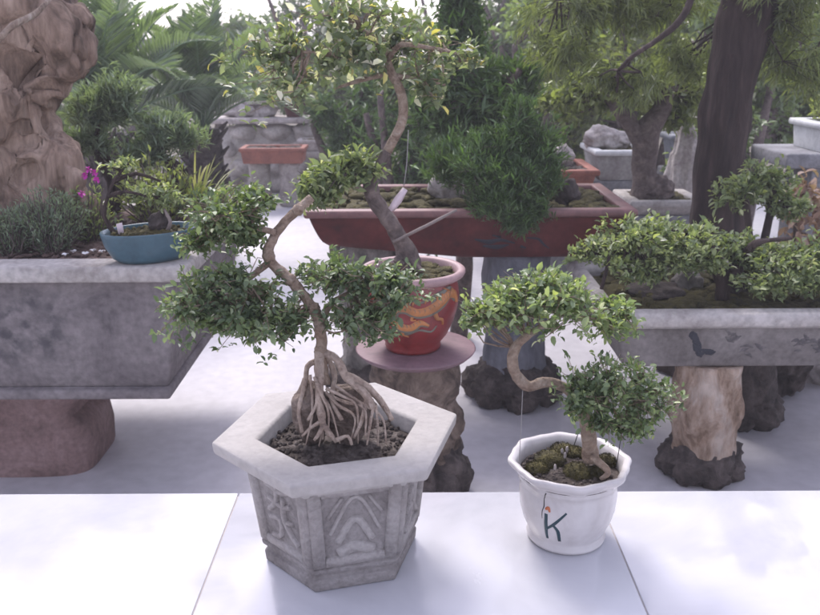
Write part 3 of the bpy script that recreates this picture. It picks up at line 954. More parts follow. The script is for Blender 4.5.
lfd.build('foliage_pad', M['leaf_spread'], rb, smooth=False)
b = MB()
b.tube([W(392, 242, YR - .03), W(425, 226, YR - .03), W(456, 210, YR - .02)], [.0042, .0048, .0035], sides=8, step=.02, lump=.2, freq=40)
tag(b.build('bracing_stick', M['stick'], origin=W(392, 242, YR - .03)), 'pale wooden stick tied across the S curved trunk above the red pot', 'stick')
b = MB()
b.tube([W(408, 130, YR - .05), W(406, 165, YR - .05), W(403, 186, YR - .05)], .0012, sides=4, step=.03)
t_ = thing('plant_tag', 'small white and pink paper tag hanging beside the S curved trunk', 'tag', W(397, 200, YR - .05))
b.build('string', M['wire'], t_)
b = MB()
p = W(397, 200, YR - .05)
b.tube([p + np.array([.02, .0, .03]), p + np.array([.0, -.004, .0]), p + np.array([-.018, .002, -.026])], [.008, .012, .009], sides=4, step=.02)
b.build('paper', M['tag_white'], t_)


# ================================================================== LEFT STONE BASIN
def trough(mb, top, bot, z0, z1, wall=.06, floor=.05):
    """open tapered trough; top/bot = (x0,x1,y0,y1)"""
    def ring(r, z):
        x0, x1, y0, y1 = r
        return [(x0, y0, z), (x1, y0, z), (x1, y1, z), (x0, y1, z)]
    ins = lambda r, d: (r[0] + d, r[1] - d, r[2] + d, r[3] - d)
    v = ring(bot, z0) + ring(top, z1) + ring(ins(top, wall), z1) + ring(ins(bot, wall), z0 + floor)
    f = [(3, 2, 1, 0), (12, 13, 14, 15)]
    for a in (0, 4, 8):
        for k in range(4):
            k2 = (k + 1) % 4
            f.append((a + k, a + k2, a + 4 + k2, a + 4 + k))
    mb.add(v, f)
    return mb


def frame_rect(mb, r, w, z0, z1):
    x0, x1, y0, y1 = r
    prof = [(0, z0), (-0.004, (z0 + z1) / 2), (0, z1), (w, z1), (w, z0)]
    rings = []
    for d, z in prof:
        rings.append([(x0 + d, y0 + d, z), (x1 - d, y0 + d, z), (x1 - d, y1 - d, z), (x0 + d, y1 - d, z)])
    v = [q for rr in rings for q in rr]
    f = []
    n = len(prof)
    for i in range(n):
        j = (i + 1) % n
        for k in range(4):
            k2 = (k + 1) % 4
            f.append((i * 4 + k, i * 4 + k2, j * 4 + k2, j * 4 + k))
    return mb.add(v, f)


lb = thing('stone_basin', 'big grey stone basin at left holding the driftwood trunk and plants', 'basin', (-1.5, 2.72, .33))
b = trough(MB(), (-2.5, -.645, 2.245, 3.2), (-2.45, -.70, 2.27, 3.15), .36, .69, wall=.07)
b.box((-2.48, 2.245, .331), (-.69, 3.18, .362))
lbody = b.build('body', M['basin_stone'], lb, smooth=False, bevel=.008)
b = frame_rect(MB(), (-2.54, -.602, 2.2, 3.24), .1, .69, .735)
b.build('rim', M['basin_rim'], lb, smooth=False, bevel=.006)
b = MB().sheet(-2.46, -.69, 2.29, 3.15, .715, 130, 70, amp=.02, freq=9)
for i in range(900):
    b.blob((RNG.uniform(-1.7, -.72), RNG.uniform(2.32, 3.0), .722), (RNG.uniform(.006, .02), RNG.uniform(.006, .02), .006), sub=1, amp=.5, freq=2, seed=i)
b.build('soil', M['litter'], lb)


# the worn, half washed away dark landscape painted on its front, as pigment in the stone
nt_ = M['basin_stone'].node_tree
bs_ = nt_.nodes["Principled BSDF"]
src = bs_.inputs["Base Color"].links[0].from_socket
tc_ = nt_.nodes.new("ShaderNodeTexCoord")
total = None
for (cx_, cz_, r_) in [(.40, .24, .10), (.47, .19, .09), (.36, .17, .09), (.52, .27, .06), (.30, .26, .07), (.45, .30, .05), (.0, .2, .1), (-.1, .26, .1)]:
    dn = nt_.nodes.new("ShaderNodeVectorMath")
    dn.operation = 'DISTANCE'
    dn.inputs[1].default_value = (cx_, -.46, cz_)
    nt_.links.new(tc_.outputs["Object"], dn.inputs[0])
    mr = nt_.nodes.new("ShaderNodeMapRange")
    mr.inputs[1].default_value, mr.inputs[2].default_value = r_ * .3, r_
    mr.inputs[3].default_value, mr.inputs[4].default_value = 1, 0
    nt_.links.new(dn.outputs["Value"], mr.inputs[0])
    if total is None:
        total = mr.outputs[0]
    else:
        ad = nt_.nodes.new("ShaderNodeMath")
        ad.operation = 'MAXIMUM'
        nt_.links.new(total, ad.inputs[0])
        nt_.links.new(mr.outputs[0], ad.inputs[1])
        total = ad.outputs[0]
nz = nt_.nodes.new("ShaderNodeTexNoise")
nz.inputs["Scale"].default_value = 22
nz.inputs["Detail"].default_value = 6
nt_.links.new(tc_.outputs["Object"], nz.inputs[0])
mr = nt_.nodes.new("ShaderNodeMapRange")
mr.inputs[1].default_value, mr.inputs[2].default_value = .42, .58
mr.inputs[4].default_value = .75
nt_.links.new(nz.outputs[0], mr.inputs[0])
ml = nt_.nodes.new("ShaderNodeMath")
ml.operation = 'MULTIPLY'
nt_.links.new(total, ml.inputs[0])
nt_.links.new(mr.outputs[0], ml.inputs[1])
mx_ = nt_.nodes.new("ShaderNodeMix")
mx_.data_type = 'RGBA'
mx_.inputs[7].default_value = (.05, .05, .058, 1)
nt_.links.new(ml.outputs[0], mx_.inputs[0])
nt_.links.new(src, mx_.inputs[6])
nt_.links.new(mx_.outputs[2], bs_.inputs["Base Color"])

pd = thing('stone_pedestal', 'reddish brown stone pedestal beneath the big grey basin at left', 'pedestal', (-1.58, 2.575, 0))
b = MB()
phx, phy, npt = .56, .17, 72
poly = []
for k in range(npt):
    a = 2 * math.pi * k / npt
    ca, sa = math.cos(a), math.sin(a)
    poly.append((phx * math.copysign(abs(ca) ** .22, ca), phy * math.copysign(abs(sa) ** .38, sa)))
poly = np.array(poly)
prof = [(-.004, 0), (0, .012), (.004, .09), (-.004, .15), (-.02, .17), (-.045, .185), (-.05, .2), (-.035, .22), (-.015, .25), (-.01, .28), (-.02, .31), (-.03, .3305)]
pv_ = np.concatenate([np.column_stack([poly * (1 + q / np.linalg.norm(poly, axis=1, keepdims=True)) + np.array([-1.58, 2.575]), np.full(npt, z)]) for q, z in prof])
nl = len(prof)
pf = [tuple(range(npt))[::-1], tuple(range(npt * (nl - 1), npt * nl))] + [(i * npt + k, i * npt + (k + 1) % npt, i * npt + npt + (k + 1) % npt, i * npt + npt + k) for i in range(nl - 1) for k in range(npt)]
b.add(pv_, pf)
b.build('column', M['red_stone'], pd, mods=lambda o: o.data.set_sharp_from_angle(angle=math.radians(40)))


# driftwood trunk
dw = thing('driftwood_trunk', 'massive knobbly brown driftwood trunk standing in the left basin', 'trunk', W(20, 235, 2.72))
b = MB()
s_ = .0032
for (px, py, r, dy) in [(-15, 235, 75, 0), (30, 225, 50, 0), (5, 190, 66, 0), (46, 162, 36, -.05), (58, 168, 27, -.05), (18, 145, 45, 0), (-2, 108, 44, 0), (16, 124, 20, -.03), (10, 55, 62, 0), (52, 46, 42, -.06), (58, 34, 36, -.06), (28, 8, 44, -.02), (-5, -15, 60, 0), (63, 94, 10, -.06), (54, 84, 17, -.04), (35, -20, 36, 0), (-30, 60, 60, 0), (20, 85, 36, -.09), (-20, 120, 50, -.06)]:
    b.blob(W(px, py, 2.72 + dy), r * s_, sub=3, amp=.2, freq=1.6, seed=px * .13 + py * .07, rough=.06)
for q in [[(78, 205, 12), (66, 170, 16), (44, 140, 13), (30, 112, 11)], [(55, 215, 12), (30, 170, 16), (20, 130, 14)], [(5, 225, 14), (-5, 170, 18), (8, 120, 16)], [(95, 222, 6), (80, 200, 13), (62, 178, 14)]]:
    b.tube([W(x, y, 2.62) for x, y, r in q], [r * s_ for x, y, r in q], sides=10, step=.03, lump=.25, freq=14)


raw = b.build('driftwood_raw', M['driftwood'], dw)
rm = raw.modifiers.new("remesh", 'REMESH')
rm.mode = 'VOXEL'
rm.voxel_size = .0085
dg = bpy.context.evaluated_depsgraph_get()
wood = bpy.data.meshes.new_from_object(raw.evaluated_get(dg))
nv = len(wood.vertices)
co, nr = np.empty(nv * 3, np.float32), np.empty(nv * 3, np.float32)
wood.vertices.foreach_get("co", co)
wood.vertices.foreach_get("normal", nr)
co, nr = co.reshape(-1, 3).astype(float), nr.reshape(-1, 3).astype(float)
off = np.array(dw.location)
hol = [(W(28, 62, 2.56) - off, .075, .10), (W(8, 80, 2.56) - off, .06, .08), (W(45, 100, 2.6) - off, .05, .05), (W(18, 30, 2.55) - off, .04, .05), (W(22, 175, 2.55) - off, .045, .06), (W(66, 62, 2.58) - off, .03, .03)]
for i in range(nv):
    p = co[i]
    q = (p[0] * 1.0 + .12 * n3(p, 5, 3), p[1], p[2] * .38 + .1 * n3(p, 4, 7))
    g = 1 - abs(n3(q, 11, 1)) * 2.2
    d = -.032 * max(0, g) ** 3 + .035 * n3(p, 4.5, 2) + .007 * n3(q, 34, 4) + .003 * n3(q, 70, 6)
    for c, r, dep in hol:
        e = np.sum(((p - c) / r) ** 2)
        if e < 9:
            d -= dep * math.exp(-e)
    co[i] = p + nr[i] * d
wood.vertices.foreach_set("co", co.astype(np.float32).ravel())
wood.update()
wood.shade_smooth()
bpy.data.objects.remove(raw)
wood_o = bpy.data.objects.new('body', wood)
COL.objects.link(wood_o)
wood_o.parent = dw
b = MB()
b.tube([W(-8, 45, 2.45), W(12, 24, 2.46), W(35, 12, 2.5), W(52, -6, 2.55)], [.008, .009, .008, .006], sides=8, step=.02, lump=.2)
b.build('root_strand', M['wood_root'], dw)

# plants in the basin
def tuft(name, label, cat, base, n, h, spread_, mat, L, Wd, seed, simple=True, up=1.1, lpt=10, group=None):
    """bushy little plant of upright leafy stems"""
    base = np.asarray(base, float)
    t = thing(name, label, cat, base, group)
    st, lf = MB(), MB()
    for i in range(n):
        a, rr = RNG.random() * 6.28, spread_ * math.sqrt(RNG.random())
        top = base + np.array([math.cos(a) * rr, math.sin(a) * rr * .8, h * RNG.uniform(.55, 1.05) * (1 - .35 * (rr / spread_) ** 2)])
        b0 = base + np.array([math.cos(a) * rr * .35, math.sin(a) * rr * .3, 0])
        st.tube([b0, (b0 * .4 + top * .6) + RNG.normal(0, .006, 3), top], [.0025, .002, .001], sides=4, cap=False)
        s = RNG.random((lpt, 1)) ** .7
        P = b0 * (1 - s) + top * s + RNG.normal(0, L * .25, (lpt, 3))
        D = norm(top - b0) * up + RNG.normal(0, .6, (lpt, 3))
        lf.leaves(P, D, L * RNG.uniform(.6, 1.15, lpt), Wd, simple=simple, rnd=np.clip(RNG.normal(.45, .2, lpt), 0, 1))
    st.build('stem', M['bark_grey'], t)
    lf.build('foliage', mat, t, smooth=False)
    return t


tuft('juniper_shrub', 'small blue green juniper in front of the driftwood trunk', 'shrub', GZ(50, 250, .72), 110, .19, .12, M['needle_blue'], .02, .004, 3, lpt=26)
tuft('juniper_shrub', 'blue green juniper mound at the far left below the driftwood', 'shrub', GZ(12, 252, .72), 70, .15, .09, M['needle_blue'], .02, .004, 4, lpt=24)

for (nm, lab, pads_, sd_) in [('juniper_bonsai', 'blue green juniper with cloud pads behind the blue pot and beside the driftwood', [((100, 105), (.13, .12, .085), 200), ((80, 140), (.12, .1, .05), 110), ((118, 88), (.09, .1, .05), 90)], 71),
                              ('juniper_bonsai', 'blue green juniper with low pads in front of the dark cycad trunk', [((165, 128), (.12, .1, .06), 150), ((140, 150), (.11, .1, .05), 110), ((185, 135), (.08, .08, .04), 60)], 72)]:
    yy = 3.05
    c0 = pads_[0][0]
    base = GZ(c0[0] + 12, 214, .72)
    stems = [[base, W(c0[0] + 10, 180, yy), W(c0[0] - 4, 150, yy), W(c0[0], c0[1], yy)], [base, W(c0[0] + 20, 170, yy), W(pads_[1][0][0], pads_[1][0][1], yy)]]
    shrub(nm, lab, 'bonsai', base, stems, [(W(q[0], q[1], yy), r, n) for q, r, n in pads_], M['needle_blue'], M['bark_dark'], lpt=22, L=.035, Wd=.006, seed=sd_, stem_r=.02, simple=True, up=.55, along=.9, spread=.5, gaps=.32, gfreq=7, hub_r=.005)

# spider plant
sp = thing('spider_plant', 'yellow green grassy plant with arching blades behind the blue pot', 'plant', GZ(196, 214, .72))
b = MB()
for i in range(75):
    a = RNG.random() * 6.28
    el = RNG.uniform(.5, 1.35)
    d = np.array([math.cos(a) * math.cos(el) + .12, math.sin(a) * math.cos(el) * .8, math.sin(el)])
    b.blade(GZ(196 + RNG.uniform(-5, 5), 214, .72), d, RNG.uniform(.2, .36), RNG.uniform(.009, .016), RNG.uniform(.2, .6), rnd=RNG.random())
b.build('blades', M['grass_blade'], sp, smooth=False)

tuft('garden_shrub', 'olive green leafy shrub with yellow tips behind the blue pot', 'shrub', GZ(160, 224, .72), 70, .24, .14, M['leaf_yellow'], .03, .011, 6, lpt=12)
tuft('garden_shrub', 'grey green low shrub to the right of the blue pot', 'shrub', GZ(215, 226, .72), 70, .14, .13, M['leaf_mid'], .026, .01, 7, lpt=12)
fp = tuft('flowering_plant', 'grey green plant with small magenta flowers left of the blue pot', 'flower', GZ(92, 240, .72), 55, .19, .09, M['leaf_spread'], .022, .009, 8, lpt=10)
def flower_mesh(c, n, size, el):
    b = MB()
    for k in range(n):
        a = k * 6.283 / n + c[0] * 50
        d = np.array([math.cos(a), math.sin(a), el]) if el > 0 else np.array([math.cos(a), -.5, math.sin(a)])
        b.leaves(np.array([c]), np.array([d]), size, size * .85, rnd=np.array([.5]))
    b.blob(c, size * .3, sub=1)
    return b


for (px, py) in [(88, 168), (96, 178), (81, 192), (94, 171), (84, 174)]:
    flower_mesh(W(px, py, 2.55), 6, .013, 0).build('flower', M['petal_magenta'], fp, smooth=False)
for (px, py) in [(72, 250), (84, 252), (92, 249), (101, 250), (64, 253)]:
    c = GZ(px, py, .737)
    tag(flower_mesh(c, 5, .011, .35).build('white_flower', M['petal_white'], origin=c - np.array([0, 0, .01]), smooth=False), 'tiny white fallen flower on the soil of the left basin', 'flower', 'white flowers fallen on the basin soil')

# blue oval pot on the basin corner
BC = np.array([-.715, 2.285, .7352])
bp = thing('oval_pot', 'shallow oval blue glazed pot resting on the corner of the left basin', 'plant pot', BC)
b = MB()
b.lathe([(.072, .0), (.088, .002), (.105, .015), (.121, .045), (.129, .075), (.131, .083), (.129, .086), (.124, .085), (.12, .075), (.11, .055), (.002, .05)], BC, seg=64, sx=1.0, sy=.68, yaw=math.radians(30))
b.build('body', M['blue_glaze'], bp)
b = MB()
b.lathe([(.119, .069), (.09, .074), (.05, .078), (.002, .08)], BC, seg=40, sx=1.0, sy=.68, yaw=math.radians(30), cap_bottom=False)
for i in range(120):
    a, rr = RNG.random() * 6.28, .1 * math.sqrt(RNG.random())
    x, y = math.cos(a) * rr, math.sin(a) * rr * .68
    b.blob(BC + np.array([x * .866 - y * .5, x * .5 + y * .866, .077]), RNG.uniform(.003, .009), sub=1, amp=.4, seed=i)
b.build('soil', M['moss'], bp)
b = MB()
b.blob(BC + np.array([.02, .02, .1]), (.028, .022, .028), sub=3, amp=.35, seed=3, rough=.15)
b.build('stone', M['rock_dark'], bp)
b = MB()
b.tube([BC + np.array([.05, -.0, .08]), BC + np.array([.062, -.01, .105]), BC + np.array([.055, -.01, .125]), BC + np.array([.045, 0, .14])], [.006, .005, .005, .003], sides=7, step=.01)
b.build('root_strand', M['stick'], bp)
lt = MB()
q = BC + np.array([-.07, -.035, .075])
lt.add([q + np.array(d) for d in [(-.004, 0, 0), (.012, 0, .004), (.008, .002, .034), (-.008, .002, .03)]] + [q + np.array(d) + np.array([0, .0015, 0]) for d in [(-.004, 0, 0), (.012, 0, .004), (.008, .002, .034), (-.008, .002, .03)]],
       [(0, 1, 2, 3), (7, 6, 5, 4), (0, 4, 5, 1), (1, 5, 6, 2), (2, 6, 7, 3), (3, 7, 4, 0)])
tag(lt.build('plant_label', M['tag_white'], origin=q, smooth=False), 'small pale plastic plant label stuck in the blue oval pot', 'label')
base = BC + np.array([-.085, -.02, .07])
bx = 2.26
shrub('bonsai_tree', 'sparse little bonsai with a thin dark trunk in the blue oval pot', 'bonsai', base,
      [[base, W(103, 215, bx), W(107, 195, bx), W(114, 178, bx), W(128, 162, bx)], [W(107, 195, bx), W(125, 190, bx), W(150, 196, bx + .03)], [W(112, 180, bx), W(135, 172, bx + .03), W(160, 180, bx + .05)]],
      [(W(145, 190, bx + .04), (.07, .06, .03), 45), (W(118, 165, bx), (.05, .05, .02), 22), (W(165, 195, bx + .05), (.06, .05, .03), 45)], M['leaf_spread'], M['bark_dark'], lpt=6, L=.017, Wd=.008, seed=77, stem_r=.0075, gaps=.3, gfreq=22, hub_r=.0018)

# ================================================================== RIGHT STONE TROUGH
rbn = thing('stone_trough', 'long grey stone trough at right with rounded lip and dark painted branches', 'trough', (1.3, 2.6, .385))
X0, X1, Y0, Y1 = .55, 2.1, 2.29, 2.92
b = trough(MB(), (X0 + .035, X1 - .03, Y0 + .03, Y1 - .03), (X0 + .075, X1 - .06, Y0 + .055, Y1 - .06), .385, .535, wall=.05, floor=.04)
tbody = b.build('body', M['trough_stone'], rbn, smooth=False, bevel=.008)
b = MB()
rr_ = .029
prof = [(rr_ + math.cos(a) * rr_, .543 + math.sin(a) * rr_) for a in np.linspace(0, 2 * math.pi, 14, endpoint=False)]
prof = [(max(0, d), z) for d, z in prof]
v, f = [], []
for (d, z) in prof:
    d2 = 2 * rr_ - d
    v += [(X0 + d2, Y0 + d2, z), (X1 - d2, Y0 + d2, z), (X1 - d2, Y1 - d2, z), (X0 + d2, Y1 - d2, z)]
for i in range(14):
    j = (i + 1) % 14
    for k in range(4):
        k2 = (k + 1) % 4
        f.append((i * 4 + k, i * 4 + k2, j * 4 + k2, j * 4 + k))
b.add(v, f)


def auto(o):
    o.data.set_sharp_from_angle(angle=math.radians(50))


b.build('lip', M['basin_rim'], rbn, mods=auto)
b = MB().sheet(X0 + .055, X1 - .055, Y0 + .055, Y1 - .055, .54, 110, 50, amp=.02, freq=10)
for i in range(260):
    b.blob((RNG.uniform(X0 + .08, 1.6), RNG.uniform(Y0 + .08, Y1 - .08), .545), (RNG.uniform(.015, .045), RNG.uniform(.015, .04), RNG.uniform(.008, .02)), sub=2, amp=.4, seed=i, rough=.15)
b.build('soil', M['moss'], rbn)


def trough_front(u, v):
    return np.array([u, Y0 + .0295 + (.535 - v) * .167, v]), np.array([0, -1, -.15])


M['faded_paint'] = mat_stone('faded_paint', [(.08, .075, .08), (.12, .11, .112), (.19, .175, .17)], scale=30, bump=.2)
for nm_, fat in (('ink', 0), ('faded_paint', 1)):      # dark figure, then fainter hills and branches
    if fat == 0:
        pb = MB()
        for k in range(15):
            z = RNG.uniform(.425, .5)
            x = .822 + (.5 - z) * .25 * RNG.random() + RNG.normal(0, .004)
            pb.stroke(trough_front, [(x - .006, z + .012), (x + RNG.normal(0, .003), z), (x + .01, z - .012)], [.004, RNG.uniform(.01, .02), .005], h=.0003, lift=.0003 + k * .00004)
        for k in range(7):
            x = .84 + k * .006
            z = .435 + RNG.normal(0, .006)
            pb.stroke(trough_front, [(x - .01, z), (x, z + RNG.normal(0, .005)), (x + .012, z + RNG.normal(0, .008))], [.004, RNG.uniform(.01, .018), .004], h=.0003, lift=.001 + k * .00004)
        pb.build('painted_figure', M['ink'], tbody)
    else:
        for cx_, cz_, n_k in [(.93, .485, 7), (.99, .455, 6), (1.13, .47, 9), (1.2, .45, 12), (1.31, .475, 9), (1.45, .46, 9)]:
            pb = MB()
            for k in range(n_k):
                x, z = cx_ + RNG.normal(0, .022), cz_ + RNG.normal(0, .011)
                a = RNG.normal(0, .4)
                l = RNG.uniform(.008, .02)
                pb.stroke(trough_front, [(x - l * math.cos(a), z - l * math.sin(a)), (x, z + RNG.normal(0, .004)), (x + l * math.cos(a), z + l * math.sin(a))], [.003, RNG.uniform(.008, .017), .003], h=.0002, lift=.0003 + k * .00004)
            pb.build('painted_smudge', M['faded_paint'], tbody)

round_stand('stump_stand', 'tan and brown stump stand on a dark rock foot under the right trough', (.905, 2.42), .383, .098, .105, M['stump_stone'], .12, .13, 2.2, rough=.2)
round_stand('stump_stand', 'dark stump stand half hidden behind the tan stump under the right trough', (1.19, 2.83), .383, .09, .1, M['rock_dark'], .13, .13, 5.2, rough=.16)

# spreading bonsai in the trough
YS = 2.48
base = GZ(722, 300, .545)
sb = thing('bonsai_tree', 'low spreading yellow green bonsai filling the stone trough at right', 'bonsai', base)
tk, lf = MB(), MB()
sks = []
for q in [[(722, 300), (718, 275), (700, 255), (665, 245), (625, 250), (595, 258)], [(722, 292), (735, 268), (765, 262), (800, 268), (830, 262)], [(718, 275), (712, 250), (690, 235), (650, 230)], [(728, 285), (742, 262), (755, 245), (790, 240)]]:
    pts = [W(x, y, YS + .03 * math.sin(i * 2.1 + x)) for i, (x, y) in enumerate(q)]
    tk.tube(pts, np.linspace(.022, .005, len(pts)), sides=10, step=.015, lump=.3, freq=30)
    sks += list(spline(np.array(pts), np.zeros(len(pts)), .03)[0])
tk.tube([W(600, 290, YS - .1), W(606, 268, YS - .1), W(609, 250, YS - .1)], [.006, .006, .004], sides=7, step=.02, lump=.2)
canopy(tk, lf, sks, [(W(595, 250, YS), (.08, .1, .04), 100), (W(640, 236, YS), (.12, .16, .055), 320), (W(680, 240, YS), (.11, .16, .055), 300), (W(625, 262, YS - .05), (.07, .07, .03), 60), (W(765, 262, YS), (.12, .16, .055), 300), (W(805, 262, YS), (.12, .17, .065), 320), (W(845, 255, YS), (.1, .14, .06), 120), (W(725, 245, YS + .05), (.1, .12, .045), 160), (W(790, 282, YS - .1), (.11, .07, .035), 170), (W(640, 272, YS - .08), (.09, .06, .03), 130), (W(835, 285, YS - .08), (.1, .07, .035), 130), (W(700, 262, YS - .03), (.08, .08, .035), 140), (W(668, 262, YS - .06), (.1, .07, .03), 170), (W(765, 285, YS - .1), (.1, .06, .03), 150)],
          7, .0185, .0098, seed=81, gaps=.42, gfreq=18, uneven=.5, hub_r=.0028, up=.4)
tk.build('trunk', M['bark_dark'], sb)
lf.build('crown', M['leaf_spread'], sb, smooth=False)
for (px, py, r, m, lab) in [(688, 280, (.05, .045, .055), 'rock', 'grey rock beneath the spreading bonsai in the right trough'), (735, 285, (.04, .04, .05), 'rock_dark', 'blackish rock at the foot of the spreading bonsai'),
                            (655, 285, (.09, .07, .03), 'rock_dark', 'low dark mossy rock near the left end of the right trough')]:
    c = GZ(px, py + 10, .55) + np.array([0, .03, 0])
    tag(MB().blob(c, r, sub=4, amp=.3, freq=1.8, seed=px, rough=.1).build('rock', M[m], origin=c - np.array([0, 0, .02])), lab, 'rock')

# ================================================================== LONG RED PLANTER
lp = thing('long_planter', 'long dark red glazed planter with pinkish rim on rock pedestals', 'planter', (.2, 3.14, .61))
PX0, PX1, PY0, PY1 = -.3625, .769, 2.85, 3.44
b = MB()
zL, zR = .635, .583
top, bot = (PX0 + .012, PX1 - .012, PY0 + .012, PY1 - .012), (PX0 + .075, PX1 - .075, PY0 + .06, PY1 - .06)
n_ = 24
# body: lofted rounded sides
rows = []
for s in np.linspace(0, 1, 9):
    e = s ** .55
    r = [bot[i] * (1 - e) + top[i] * e for i in range(4)]
    ring = []
    for (x, y) in [(r[0] + (r[1] - r[0]) * t, r[2]) for t in np.linspace(0, 1, n_)] + [(r[1], r[3])] + [(r[1] + (r[0] - r[1]) * t, r[3]) for t in np.linspace(0, 1, n_)[1:]]:
        zb = zL + (zR - zL) * min(1, max(0, (x - PX0) / .55))
        ring.append((x, y, zb + (.742 - zb) * s))
    rows.append(ring)
m_ = len(rows[0])
v = [q for r in rows for q in r]
f = []
for i in range(8):
    for k in range(m_):
        k2 = (k + 1) % m_
        f.append((i * m_ + k, i * m_ + k2, (i + 1) * m_ + k2, (i + 1) * m_ + k))
f.append(tuple(range(m_))[::-1])
b.add(v, f)
pbody = b.build('body', M['planter_red'], lp, smooth=False, bevel=.004)
b = frame_rect(MB(), (PX0, PX1, PY0, PY1), .045, .735, .762)
b.build('rim', M['planter_rim'], lp, smooth=False, bevel=.006)
b = MB().sheet(PX0 + .04, PX1 - .04, PY0 + .04, PY1 - .04, .742, 90, 50, amp=.02, freq=9)
for i in range(160):
    b.blob((RNG.uniform(PX0 + .06, PX1 - .06), RNG.uniform(PY0 + .06, PY1 - .06), .75), (RNG.uniform(.01, .04), RNG.uniform(.01, .03), .012), sub=2, amp=.4, seed=i, rough=.1)
b.build('moss', M['leaf_moss'] if 'leaf_moss' in M else M['moss'], lp)


def planter_front(u, v):
    zb = zL + (zR - zL) * min(1, max(0, (u - PX0) / .55))
    s = max(0.001, min(1, (v - zb) / (.742 - zb)))
    e = s ** .55
    return np.array([u, bot[2] * (1 - e) + top[2] * e, v]), np.array([0, -1, -.25])


b = MB()
for pts, w in [([(.22, .655), (.27, .645), (.31, .652), (.36, .64)], [.006, .02, .014, .006]), ([(.25, .63), (.3, .626), (.34, .635)], [.008, .02, .006]), ([(.4, .66), (.44, .655), (.46, .635), (.48, .62)], [.006, .01, .008, .005]), ([(.28, .67), (.31, .662)], [.006, .01]), ([(.38, .628), (.4, .622)], [.012, .006])]:
    b.stroke(planter_front, pts, w, h=.0008)
b.build('painted_mark', M['ink'], pbody)

round_stand('slate_stand', 'blue grey slate stand on a rough dark rock foot under the red planter', (.392, 3.05), .585, .125, .12, M['slate'], .175, .17, 6.6, rough=.1)
round_stand('slate_stand', 'brownish rock stand under the left end of the red planter', (-.16, 3.1), .632, .1, .12, M['rock'], .16, .16, 1.6, rough=.2)

# junipers and rocks in the long planter
YJ = 2.86
base = np.array([.36, 3.0, .745])
shrub('juniper_bonsai', 'dense dark green juniper spilling over the front of the red planter', 'bonsai', base,
      [[base, W(520, 190, 2.98), W(528, 160, 2.95), W(522, 135, 2.95)], [base, W(505, 185, 2.9), W(500, 205, 2.84)]],
      [(W(520, 118, YJ + .08), (.06, .07, .08), 110), (W(498, 145, YJ + .08), (.11, .1, .075), 200), (W(538, 150, YJ + .08), (.075, .09, .08), 140), (W(474, 168, YJ + .05), (.1, .1, .07), 190), (W(512, 175, YJ + .02), (.13, .1, .075), 280), (W(545, 180, YJ + .04), (.06, .08, .065), 100), (W(498, 202, YJ - .03), (.1, .08, .05), 180), (W(530, 205, YJ - .03), (.065, .07, .055), 110), (W(515, 220, YJ - .04), (.045, .05, .028), 50), (W(450, 160, YJ + .2), (.1, .1, .1), 130)],
      M['needle_dark'], M['bark_grey'], lpt=20, L=.03, Wd=.005, seed=91, stem_r=.02, simple=True, up=.55, along=1.0, spread=.5, gaps=.4, gfreq=11, hub_r=.004, uneven=.7, hollow=.6)
for (px, py, Y, r, m, lab) in [(566, 196, 3.1, (.045, .045, .05), 'rock_dark', 'round black rock on the moss of the red planter'), (446, 190, 3.2, (.07, .05, .06), 'rock_pale', 'pale pinkish rock in the middle of the red planter'),
                               (470, 178, 3.3, (.05, .05, .09), 'rock', 'upright grey rock behind the dense juniper in the red planter')]:
    c = W(px, py, Y)
    c[2] = .75 + r[2] * .6
    tag(MB().blob(c, r, sub=4, amp=.3, freq=1.8, seed=px, rough=.1).build('rock', M[m], origin=c - np.array([0, 0, r[2]])), lab, 'rock')

# tall conifer behind the planter
base = np.array([.22, 3.75, 0])
yc = 3.75
shrub('conifer_tree', 'tall dark conifer rising behind the red planter', 'tree', base,
      [[base, W(470, 190, yc), W(478, 120, yc), W(470, 60, yc), W(462, 0, yc), W(458, -50, yc)], [W(472, 150, yc), W(450, 125, yc), W(430, 100, yc)], [W(477, 120, yc), W(500, 100, yc), W(520, 70, yc)]],
      [(W(465, 150, yc), (.2, .2, .2), 200), (W(440, 110, yc), (.16, .16, .14), 140), (W(478, 90, yc), (.17, .18, .2), 190), (W(515, 85, yc + .1), (.14, .15, .13), 100), (W(462, 30, yc), (.1, .12, .17), 130), (W(456, -30, yc), (.09, .1, .22), 100), (W(500, 130, yc), (.15, .15, .15), 120)],
      M['needle_dark'], M['bark_grey'], lpt=18, L=.06, Wd=.011, seed=101, stem_r=.045, simple=True, up=.4, along=.9, spread=.5, gaps=.34, gfreq=5, hub_r=.008, twig_r=.003)

# ================================================================== BIG TREE AT RIGHT
yt = 3.3
base = np.array([1.19, 3.3, 0])
bt_ = thing('big_tree', 'thick dark leaning tree trunk at right with drooping feathery foliage', 'tree', base)
tk = MB()
path = [base, np.array([1.21, yt, .45]), W(717, 190, yt), W(722, 140, yt), W(732, 80, yt), W(745, 20, yt), W(758, -50, yt), W(770, -130, yt)]
tk.tube(path, [.16, .115, .095, .092, .094, .098, .094, .085], sides=40, step=.02, lump=.16, freq=9, flute=.045)
br = []
for q, r, ye in [([(748, 10), (728, -15), (705, -25), (690, -18)], (.03, .014), 3.0), ([(750, -40), (800, -40), (860, -20)], (.035, .015), 3.3), ([(735, -20), (640, -45), (560, -30)], (.03, .01), 3.5)]:
    pts = [W(x, y, yt + (ye - yt) * i / (len(q) - 1)) for i, (x, y) in enumerate(q)]
    tk.tube(pts, np.linspace(r[0], r[1], len(pts)), sides=8, step=.03, lump=.2)
    br += list(spline(np.array(pts), np.zeros(len(pts)), .06)[0])
pts = [W(690, -18, 3.0), W(690, 3, 2.98), W(678, 24, 2.95), W(656, 42, 2.93), (W(632, 58, 2.9)), W(618, 72, 2.9)]
